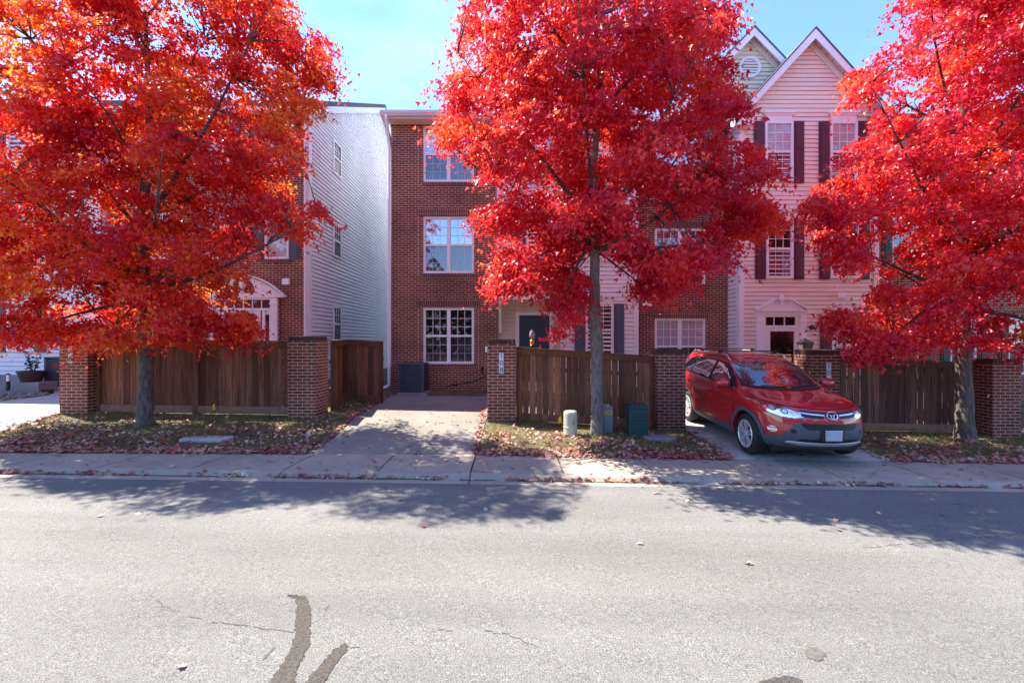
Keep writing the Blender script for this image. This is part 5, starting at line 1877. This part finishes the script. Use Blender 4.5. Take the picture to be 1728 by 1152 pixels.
# horizontal rings: zf (front z), zs (side z), zr (rear z), s0, s1, half width, front curve length, front exponent
RG = [
    (0.22, 0.20, 0.24, 0.42, 4.30, 0.74, 0.75, 2.3, 2.6),
    (0.30, 0.24, 0.30, 0.16, 4.46, 0.86, 0.90, 2.2, 2.8),
    (0.40, 0.34, 0.40, 0.05, 4.54, 0.905, 1.0, 2.2, 3.0),
    (0.54, 0.50, 0.54, 0.00, 4.57, 0.918, 1.0, 2.2, 3.2),
    (0.66, 0.62, 0.66, 0.015, 4.57, 0.915, 1.0, 2.2, 3.2),
    (0.77, 0.74, 0.78, 0.025, 4.54, 0.908, 1.0, 2.2, 3.2),
    (0.86, 0.85, 0.88, 0.06, 4.52, 0.922, 1.0, 2.2, 3.2),
    (0.925, 0.93, 0.98, 0.12, 4.51, 0.918, 1.0, 2.2, 3.2),
    (0.965, 0.985, 1.04, 0.22, 4.50, 0.895, 0.98, 2.3, 3.2),
    (1.01, 1.015, 1.07, 0.45, 4.49, 0.872, 0.9, 2.5, 3.2),
    (1.06, 1.045, 1.10, 0.78, 4.47, 0.858, 0.75, 2.7, 3.2),
    (1.10, 1.075, 1.13, 1.08, 4.45, 0.846, 0.58, 2.8, 3.2),
    (1.17, 1.14, 1.20, 1.24, 4.44, 0.832, 0.52, 2.9, 3.4),
    (1.28, 1.26, 1.30, 1.44, 4.40, 0.795, 0.50, 2.9, 3.4),
    (1.42, 1.40, 1.42, 1.71, 4.36, 0.735, 0.48, 2.9, 3.4),
    (1.515, 1.50, 1.51, 1.92, 4.33, 0.685, 0.46, 2.8, 3.4),
    (1.565, 1.555, 1.56, 2.05, 4.30, 0.640, 0.45, 2.8, 3.4),
    (1.605, 1.605, 1.60, 2.22, 4.22, 0.560, 0.45, 2.6, 3.2),
    (1.635, 1.640, 1.625, 2.45, 4.05, 0.42, 0.45, 2.4, 3.0),
    (1.650, 1.655, 1.640, 2.75, 3.75, 0.22, 0.35, 2.2, 2.6),
]
NF, NS, NR_ = 12, 12, 7
vs, fs = [], []
for (zf, zs, zr_, s0, s1, hw, Lf, nf, nr) in RG:
    half = []
    for i in range(NF):
        t = math.pi / 2 * i / NF
        half.append((hw * math.sin(t) ** (2 / nf), s0 + Lf * (1 - math.cos(t) ** (2 / nf)), zf + (zs - zf) * math.sin(t) ** 2))
    Lr = 0.42
    a, b = s0 + Lf, s1 - Lr
    for i in range(NS + 1):
        f = i / NS
        bow = 1 - 0.012 * (2 * f - 1) ** 2
        half.append((hw * (bow if 0 < i < NS else 0.988), a + (b - a) * f, zs + (zr_ - zs) * f * f))
    half[NF] = (hw * 0.995, half[NF][1], half[NF][2])
    for i in range(1, NR_ + 1):
        t = math.pi / 2 * i / NR_
        half.append((hw * 0.985 * max(0, math.cos(t)) ** (2 / nr), s1 - Lr * (1 - math.sin(t) ** (2 / nr)), zr_))
    ring = [(-x, s, z) for x, s, z in half] + [(x, s, z) for x, s, z in reversed(half[1:-1])]
    vs.append(ring)
n = len(vs[0])
flat = [p for r_ in vs for p in r_]
for k in range(len(vs) - 1):
    for i in range(n):
        fs.append((k * n + i, k * n + (i + 1) % n, (k + 1) * n + (i + 1) % n, (k + 1) * n + i))
fs.append(tuple(range(n))[::-1])
fs.append(tuple(range((len(vs) - 1) * n, len(vs) * n)))
body = MB().add(flat, fs).build('body', 'paint', car, smooth=True, local=True)
ss = body.modifiers.new('s', 'SUBSURF')
ss.levels = ss.render_levels = 1
dg = bpy.context.evaluated_depsgraph_get()
full = bpy.data.meshes.new_from_object(body.evaluated_get(dg))
BVH = BVHTree.FromPolygons([v.co for v in full.vertices], [tuple(p.vertices) for p in full.polygons])
body.modifiers.clear()
body.data = full
WHEELS = ((0.93, -1), (0.93, 1), (3.59, -1), (3.59, 1))
cuts = MB()
for s_, sg in WHEELS:
    cuts.lathe([(0.405, 0), (0.405, 0.55)], (sg * 0.53 if sg > 0 else -1.08, s_, 0.36), 40, 'x')
ct = cuts.build('cutter', 'car_black', None)
ct.location = (0, 0, 0)
bo = body.modifiers.new('b', 'BOOLEAN')
bo.operation = 'DIFFERENCE'
bo.object = ct
bo.solver = 'EXACT'
oldp, oldl, oldr = car.location.copy(), car.rotation_euler.copy(), None
car.location = (0, 0, 0); car.rotation_euler = (0, 0, 0)
bpy.context.view_layer.update()
dg = bpy.context.evaluated_depsgraph_get()
cut = bpy.data.meshes.new_from_object(body.evaluated_get(dg))
body.modifiers.clear()
body.data = cut
bpy.data.objects.remove(ct)
car.location = oldp; car.rotation_euler = oldl
for p in cut.polygons:
    p.use_smooth = True
cut.materials.clear()
cut.materials.append(M['paint'])
try:
    cut.set_sharp_from_angle(angle=RAD(40))
except Exception:
    pass


def patch(poly, axis, name, mat, parent, off=0.004, sgn=1, maxe=0.06, thick=0.0):
    """flat outline laid on the body shell. axis 'x': (s,z) from the side sgn; 'y': (x,z) from the front; 'z': (x,s) from above"""
    bm = bmesh.new()
    vv = [bm.verts.new((p[0], p[1], 0)) for p in poly]
    f = bm.faces.new(vv)
    f.normal_update()
    bmesh.ops.triangulate(bm, faces=[f], ngon_method='EAR_CLIP')
    for _ in range(6):
        long = [e for e in bm.edges if e.calc_length() > maxe]
        if not long:
            break
        bmesh.ops.subdivide_edges(bm, edges=long, cuts=1)
        bmesh.ops.triangulate(bm, faces=bm.faces[:])
    for v in bm.verts:
        a, b = v.co.x, v.co.y
        if axis == 'x':
            o_, d_ = Vector((sgn * 3, a, b)), Vector((-sgn, 0, 0))
        elif axis == 'y':
            o_, d_ = Vector((a, -3, b)), Vector((0, 1, 0))
        else:
            o_, d_ = Vector((a, b, 4)), Vector((0, 0, -1))
        loc, nor, _, _ = BVH.ray_cast(o_, d_)
        if loc is None:
            loc, nor, _, _ = BVH.find_nearest(o_ + d_ * 2.6)
        if nor.dot(d_) > 0:
            nor = -nor
        v.co = loc + nor * off
    if thick:
        bmesh.ops.solidify(bm, geom=bm.faces[:], thickness=thick)
    bmesh.ops.recalc_face_normals(bm, faces=bm.faces[:])
    me = bpy.data.meshes.new(name)
    bm.to_mesh(me)
    bm.free()
    # face outward
    uvbox(me)
    me.polygons.foreach_set('use_smooth', [True] * len(me.polygons))
    me.materials.append(M[mat])
    return link(name, me, parent, True)


def strip(pts, wdt, axis, name, mat, parent, off=0.003, sgn=1):
    """thin line of given width along pts laid on the shell"""
    L, R = [], []
    for i, p in enumerate(pts):
        a = pts[max(0, i - 1)]; b = pts[min(len(pts) - 1, i + 1)]
        t = Vector((b[0] - a[0], b[1] - a[1])).normalized()
        L.append((p[0] - t.y * wdt / 2, p[1] + t.x * wdt / 2))
        R.append((p[0] + t.y * wdt / 2, p[1] - t.x * wdt / 2))
    return patch(L + R[::-1], axis, name, mat, parent, off, sgn)


def mir(p): return [(-a, b) for a, b in p][::-1]


def arc(s, z, r, a0, a1, n=16): return [(s + r * math.cos(RAD(a0 + (a1 - a0) * i / n)), z + r * math.sin(RAD(a0 + (a1 - a0) * i / n))) for i in range(n + 1)]


for sg in (-1, 1):
    # side glazing: dark surround with three panes
    sur_ = patch([(1.40, 1.085), (1.62, 1.25), (1.88, 1.40), (2.12, 1.495), (2.45, 1.525), (3.1, 1.525), (3.75, 1.49), (4.10, 1.40), (4.17, 1.36), (3.98, 1.20), (3.55, 1.155), (2.6, 1.11)],
                 'x', 'window_surround', 'car_black', car, 0.003, sg)
    patch([(1.62, 1.12), (1.72, 1.24), (1.97, 1.385), (2.20, 1.465), (2.42, 1.492), (2.46, 1.14), (1.9, 1.12)], 'x', 'side_window', 'car_glass', car, 0.007, sg)
    patch([(2.56, 1.145), (2.54, 1.496), (3.05, 1.497), (3.33, 1.485), (3.42, 1.32), (3.44, 1.19)], 'x', 'side_window', 'car_glass', car, 0.007, sg)
    patch([(3.52, 1.20), (3.50, 1.33), (3.42, 1.478), (3.72, 1.462), (4.02, 1.40), (4.08, 1.365), (3.93, 1.235)], 'x', 'side_window', 'car_glass', car, 0.007, sg)
    strip([(1.45, 1.088), (2.0, 1.094), (2.6, 1.106), (3.2, 1.125), (3.6, 1.155), (3.97, 1.195), (4.18, 1.36)], 0.018, 'x', 'window_moulding', 'chrome', car, 0.009, sg)
    # doors as seams and handles
    for pl in ([(1.36, 1.06), (1.33, 0.8), (1.36, 0.45), (1.40, 0.36)], [(2.50, 1.11), (2.51, 0.7), (2.48, 0.36)], [(3.50, 1.15), (3.49, 0.95), (3.36, 0.80), (3.20, 0.60), (3.12, 0.40)]):
        strip(pl, 0.011, 'x', 'door_seam', 'car_seam', car, 0.003, sg)
    for s_ in (2.32, 3.28):
        patch([(s_ - 0.09, 0.95), (s_ + 0.09, 0.96), (s_ + 0.09, 0.99), (s_ - 0.09, 0.98)], 'x', 'door_handle', 'paint', car, 0.03, sg, thick=0.02)
    strip([(1.1, 0.86), (2.0, 0.90), (3.0, 0.95), (4.2, 1.0)], 0.006, 'x', 'crease_shade', 'car_seam', car, 0.001, sg)  # dark line paints the shade along the body crease
    # sill and arch cladding
    patch([(1.36, 0.235), (3.17, 0.235), (3.13, 0.40), (2.5, 0.385), (1.42, 0.40)], 'x', 'sill_cladding', 'car_grey', car, 0.008, sg)
    for s_ in (0.93, 3.59):
        patch(arc(s_, 0.36, 0.465, -16, 196, 26) + arc(s_, 0.36, 0.398, 196, -16, 26), 'x', 'arch_cladding', 'car_grey', car, 0.012, sg, maxe=0.08)
    # headlight
    lens = [(sg * a, b) for a, b in ((0.39, 0.805), (0.52, 0.78), (0.64, 0.792), (0.76, 0.838), (0.84, 0.91), (0.885, 0.985), (0.80, 0.972), (0.66, 0.94), (0.52, 0.895), (0.43, 0.86))]
    if sg > 0: lens = lens[::-1]
    hl = patch(lens, 'y', 'headlight', 'lamp_chrome', car, 0.006, maxe=0.04)
    for cx_, cz_, rr_ in ((0.60, 0.868, 0.040), (0.715, 0.905, 0.042)):
        ring = [(sg * (cx_ + rr_ * 1.05 * math.cos(q * math.pi / 8)), cz_ + rr_ * math.sin(q * math.pi / 8)) for q in range(16)]
        patch(ring, 'y', 'projector_bezel', 'car_grey', hl, 0.009, maxe=0.05)
        ring = [(sg * (cx_ + rr_ * .7 * math.cos(q * math.pi / 8)), cz_ + rr_ * .7 * math.sin(q * math.pi / 8)) for q in range(16)]
        patch(ring, 'y', 'projector', 'lamp_clear', hl, 0.013, maxe=0.05)
    strip([(sg * a, b) for a, b in ((0.42, 0.845), (0.54, 0.872), (0.54, 0.845), (0.50, 0.815))], 0.016, 'y', 'light_guide', 'plaque', hl, 0.012)
    patch([(sg * a, b) for a, b in ((0.80, 0.925), (0.825, 0.955), (0.850, 0.965), (0.852, 0.948), (0.825, 0.918))], 'y', 'turn_signal', 'lamp_amber', hl, 0.009, maxe=0.04)
    # fog lamp
    ring = [(sg * (0.735 + 0.044 * math.cos(q * math.pi / 10)), 0.575 + 0.052 * math.sin(q * math.pi / 10)) for q in range(20)]
    fo = patch(ring, 'y', 'fog_lamp', 'chrome', car, 0.008, maxe=0.04)
    ring = [(sg * (0.735 + 0.032 * math.cos(q * math.pi / 10)), 0.575 + 0.038 * math.sin(q * math.pi / 10)) for q in range(20)]
    patch(ring, 'y', 'fog_lens', 'lamp_clear', fo, 0.012, maxe=0.04)
    # mirror
    mi = MB()
    prof_ = []
    mx = sg * 0.99
    mi.lathe([(0.02, -0.13), (0.075, -0.105), (0.095, -0.03), (0.09, 0.06), (0.06, 0.12), (0.01, 0.13)], (mx, 1.62, 1.155), 14, 'x')
    o = mi.build('mirror', 'paint', car, smooth=True, local=True)
    ml = MB().box(min(mx - sg * 0.17, mx + sg * 0.10), max(mx - sg * 0.17, mx + sg * 0.10), 1.575, 1.665, 1.065, 1.092)
    ml.build('mirror_base', 'car_black', o, bevel=0.008, local=True)
    # roof rail
    rl = MB()
    pts_ = []
    for q in range(13):
        f = q / 12
        s_ = 2.18 + 1.9 * f
        loc, nor, _, _ = BVH.ray_cast(Vector((sg * 0.57, s_, 4)), Vector((0, 0, -1)))
        pts_.append((sg * 0.575, s_, loc.z + (0.0 if q in (0, 12) else 0.055)))
    rl.tube(pts_, [0.014] + [0.019] * 11 + [0.014], 8)
    rl.build('roof_rail', 'silver_bar', car, smooth=True, local=True)
for s_ in (2.62, 3.5):
    cb = MB()
    cb.box(-0.60, 0.60, s_ - 0.035, s_ + 0.035, 1.685, 1.705)
    for sg in (-1, 1):
        cb.box(sg * 0.575 - 0.03, sg * 0.575 + 0.03, s_ - 0.05, s_ + 0.05, 1.65, 1.70)
    cb.build('cross_bar', 'car_black', car, bevel=0.006, local=True)
# windscreen
scr = [(-0.76, 1.135), (-0.40, 1.118), (0.0, 1.112), (0.40, 1.118), (0.76, 1.135), (0.70, 1.27), (0.625, 1.43), (0.575, 1.515), (0.3, 1.528), (0, 1.532), (-0.3, 1.528), (-0.575, 1.515), (-0.625, 1.43), (-0.70, 1.27)]
patch(scr, 'y', 'windscreen', 'screen_glass', car, 0.005, maxe=0.08)
patch([(-0.78, 1.128), (-0.40, 1.100), (0, 1.094), (0.40, 1.100), (0.78, 1.128), (0.40, 1.124), (0, 1.118), (-0.40, 1.124)], 'y', 'cowl', 'car_black', car, 0.008)
for a, b in (((-0.62, 1.13), (-0.05, 1.135)), ((0.02, 1.13), (0.60, 1.15))):
    strip([a, ((a[0] + b[0]) / 2, (a[1] + b[1]) / 2), b], 0.014, 'y', 'wiper', 'car_black', car, 0.015)
# bonnet edges
strip([(-0.86, 1.0), (-0.62, 0.962), (-0.40, 0.938), (-0.2, 0.928), (0, 0.925), (0.2, 0.928), (0.40, 0.938), (0.62, 0.962), (0.86, 1.0)], 0.010, 'y', 'bonnet_seam', 'car_seam', car, 0.003)
for sg in (-1, 1):
    strip([(sg * 0.80, 0.62), (sg * 0.795, 0.85), (sg * 0.76, 1.12)], 0.010, 'z', 'bonnet_seam', 'car_seam', car, 0.003)
# grille, badge
patch([(-0.44, 0.868), (-0.25, 0.845), (-0.13, 0.835), (-0.12, 0.795), (-0.30, 0.80), (-0.42, 0.815)][::-1], 'y', 'grille', 'car_black', car, 0.006, maxe=0.05)
patch([(0.44, 0.868), (0.25, 0.845), (0.13, 0.835), (0.12, 0.795), (0.30, 0.80), (0.42, 0.815)], 'y', 'grille', 'car_black', car, 0.006, maxe=0.05)
patch([(-0.43, 0.905), (-0.2, 0.892), (0, 0.888), (0.2, 0.892), (0.43, 0.905), (0.43, 0.868), (0.2, 0.862), (0.13, 0.862), (-0.13, 0.862), (-0.2, 0.862), (-0.43, 0.868)], 'y', 'upper_grille', 'car_black', car, 0.006, maxe=0.05)
for sg in (-1, 1):
    strip([(sg * 0.44, 0.868), (sg * 0.28, 0.852), (sg * 0.115, 0.842)], 0.018, 'y', 'grille_bar', 'chrome', car, 0.014)
bd = MB()
def ring3(a, b, cz, t):
    pts_ = []
    for q in range(25):
        an = 2 * math.pi * q / 24
        x_, z_ = a * math.cos(an), cz + b * math.sin(an)
        loc, nor, _, _ = BVH.ray_cast(Vector((x_, -3, z_)), Vector((0, 1, 0)))
        pts_.append((x_, loc.y - 0.022, z_))
    bd.tube(pts_, t, 6, cap=False)
ring3(0.080, 0.056, 0.845, 0.0075)
ring3(0.022, 0.052, 0.846, 0.0055)
ring3(0.058, 0.025, 0.873, 0.0055)
loc, _, _, _ = BVH.ray_cast(Vector((0, -3, 0.845)), Vector((0, 1, 0)))
bk = MB().lathe([(0.0, 0.0), (0.076, 0.0), (0.076, 0.03)], (0, 0, 0), 28, 'y')
bk.v = [(x, y + loc.y - 0.016, 0.845 + z * 0.69) for x, y, z in bk.v]
bko = bk.build('badge', 'car_black', car, local=True)
bd.build('badge_emblem', 'chrome', bko, smooth=True, local=True)
# bumper cladding
grey = [(-0.87, 0.30), (-0.84, 0.455), (-0.72, 0.470), (-0.64, 0.50), (-0.53, 0.665), (-0.49, 0.70), (-0.44, 0.70), (-0.40, 0.655), (-0.36, 0.625), (0.36, 0.625), (0.40, 0.655), (0.44, 0.70), (0.49, 0.70), (0.53, 0.665), (0.64, 0.50), (0.72, 0.470), (0.84, 0.455), (0.87, 0.30),
        (0.78, 0.26), (0.4, 0.25), (-0.4, 0.25), (-0.78, 0.26)]
patch(grey, 'y', 'bumper_cladding', 'car_grey', car, 0.010, maxe=0.05)
patch([(-0.44, 0.715), (-0.39, 0.645), (-0.35, 0.620), (0.35, 0.620), (0.39, 0.645), (0.44, 0.715)], 'y', 'lower_grille', 'car_black', car, 0.014, maxe=0.05)
patch([(-0.52, 0.405), (-0.42, 0.47), (0.42, 0.47), (0.52, 0.405)], 'y', 'air_intake', 'car_black', car, 0.014, maxe=0.05)
patch([(-0.60, 0.385), (-0.55, 0.412), (0.55, 0.412), (0.60, 0.385), (0.5, 0.375), (-0.5, 0.375)], 'y', 'skid_bar', 'silver_bar', car, 0.03, maxe=0.05, thick=0.02)
for sg in (-1, 1):
    ring = [(sg * (0.52 + 0.034 * math.cos(q * math.pi / 8)), 0.575 + 0.034 * math.sin(q * math.pi / 8)) for q in range(16)]
    patch(ring, 'y', 'tow_cover', 'car_black', car, 0.013, maxe=0.05)
loc, _, _, _ = BVH.ray_cast(Vector((0.15, -3, 0.52)), Vector((0, 1, 0)))
pb = MB().box(-0.19, 0.17, loc.y - 0.03, loc.y + 0.03, 0.45, 0.62).build('plate_holder', 'car_black', car, bevel=0.005, local=True)
pf = MB().box(-0.135, 0.135, loc.y - 0.042, loc.y - 0.030, 0.455, 0.625).build('number_plate', 'chrome', pb, bevel=0.004, local=True)
MB().box(-0.122, 0.122, loc.y - 0.045, loc.y - 0.0415, 0.470, 0.610).build('plate_face', 'plate', pb, local=True)
# underside and wells
un = MB()
un.box(-0.70, 0.70, 0.45, 4.2, 0.19, 0.30)
un.build('underbody', 'car_black', car, local=True)
for s_, sg in WHEELS:
    lw = MB()
    m_ = 20
    xo, xi = sg * 0.86, sg * 0.54
    for q in range(m_):
        a0, a1 = RAD(-20 + 220 * q / m_), RAD(-20 + 220 * (q + 1) / m_)
        r_ = 0.400
        A = (s_ + r_ * math.cos(a0), 0.36 + r_ * math.sin(a0)); B = (s_ + r_ * math.cos(a1), 0.36 + r_ * math.sin(a1))
        lw.quad((xo, *A), (xo, *B), (xi, *B), (xi, *A))
        lw.add([(xi, *A), (xi, *B), (xi, s_, 0.36)], [(0, 1, 2)])
    lw.build('wheel_well', 'car_black', car, fix=False, local=True)
    cx_ = sg * 0.79
    e = 0.112
    ty = MB().lathe([(0.235, -e * .9), (0.30, -e), (0.338, -e * .82), (0.354, -e * .45), (0.357, 0), (0.354, e * .45), (0.338, e * .82), (0.30, e), (0.235, e * .9)], (cx_, s_, 0.357), 40, 'x', False)
    wh = ty.build('wheel', 'tyre', car, smooth=True, local=True)
    rm = MB()
    xo = cx_ + sg * (e * 0.92)
    # rim lip and barrel
    nn = 40
    for q in range(nn):
        a0, a1 = 2 * math.pi * q / nn, 2 * math.pi * (q + 1) / nn
        def pc(r_, x_, a): return (x_, s_ + r_ * math.cos(a), 0.357 + r_ * math.sin(a))
        for (r0_, x0_), (r1_, x1_) in zip([(0.243, xo), (0.232, xo + sg * 0.008), (0.222, xo), (0.205, xo - sg * 0.15)], [(0.232, xo + sg * 0.008), (0.222, xo), (0.205, xo - sg * 0.15)]):
            rm.quad(pc(r0_, x0_, a0), pc(r0_, x0_, a1), pc(r1_, x1_, a1), pc(r1_, x1_, a0))
    for q in range(5):
        for dq in (-11, 11):
            a = RAD(90 + q * 72 + dq)
            ca, sa_ = math.cos(a), math.sin(a)
            def sp(r_, t, x_): return (x_, s_ + r_ * ca - t * sa_, 0.357 + r_ * sa_ + t * ca)
            w0_, w1_ = 0.011, 0.017
            xa_, xb_ = xo - sg * 0.002, xo - sg * 0.012
            rm.add([sp(0.04, -w0_, xb_), sp(0.04, w0_, xb_), sp(0.228, w1_, xa_), sp(0.228, -w1_, xa_),
                    sp(0.04, -w0_, xb_ - sg * 0.03), sp(0.04, w0_, xb_ - sg * 0.03), sp(0.228, w1_, xa_ - sg * 0.04), sp(0.228, -w1_, xa_ - sg * 0.04)],
                   [(0, 1, 2, 3), (4, 7, 6, 5), (0, 4, 5, 1), (1, 5, 6, 2), (2, 6, 7, 3), (3, 7, 4, 0)])
    rm.lathe([(0.058, -0.02), (0.055, 0.002), (0.03, 0.008), (0.001, 0.008)] if sg > 0 else [(0.058, 0.02), (0.055, -0.002), (0.03, -0.008), (0.001, -0.008)], (xo - sg * 0.008, s_, 0.357), 20, 'x')
    rm.build('rim', 'alloy', wh, local=True)
    MB().lathe([(0.20, -0.01), (0.20, 0.01)], (xo - sg * 0.10, s_, 0.357), 28, 'x').build('brake_disc', 'car_black', wh, local=True)
#CAR-END
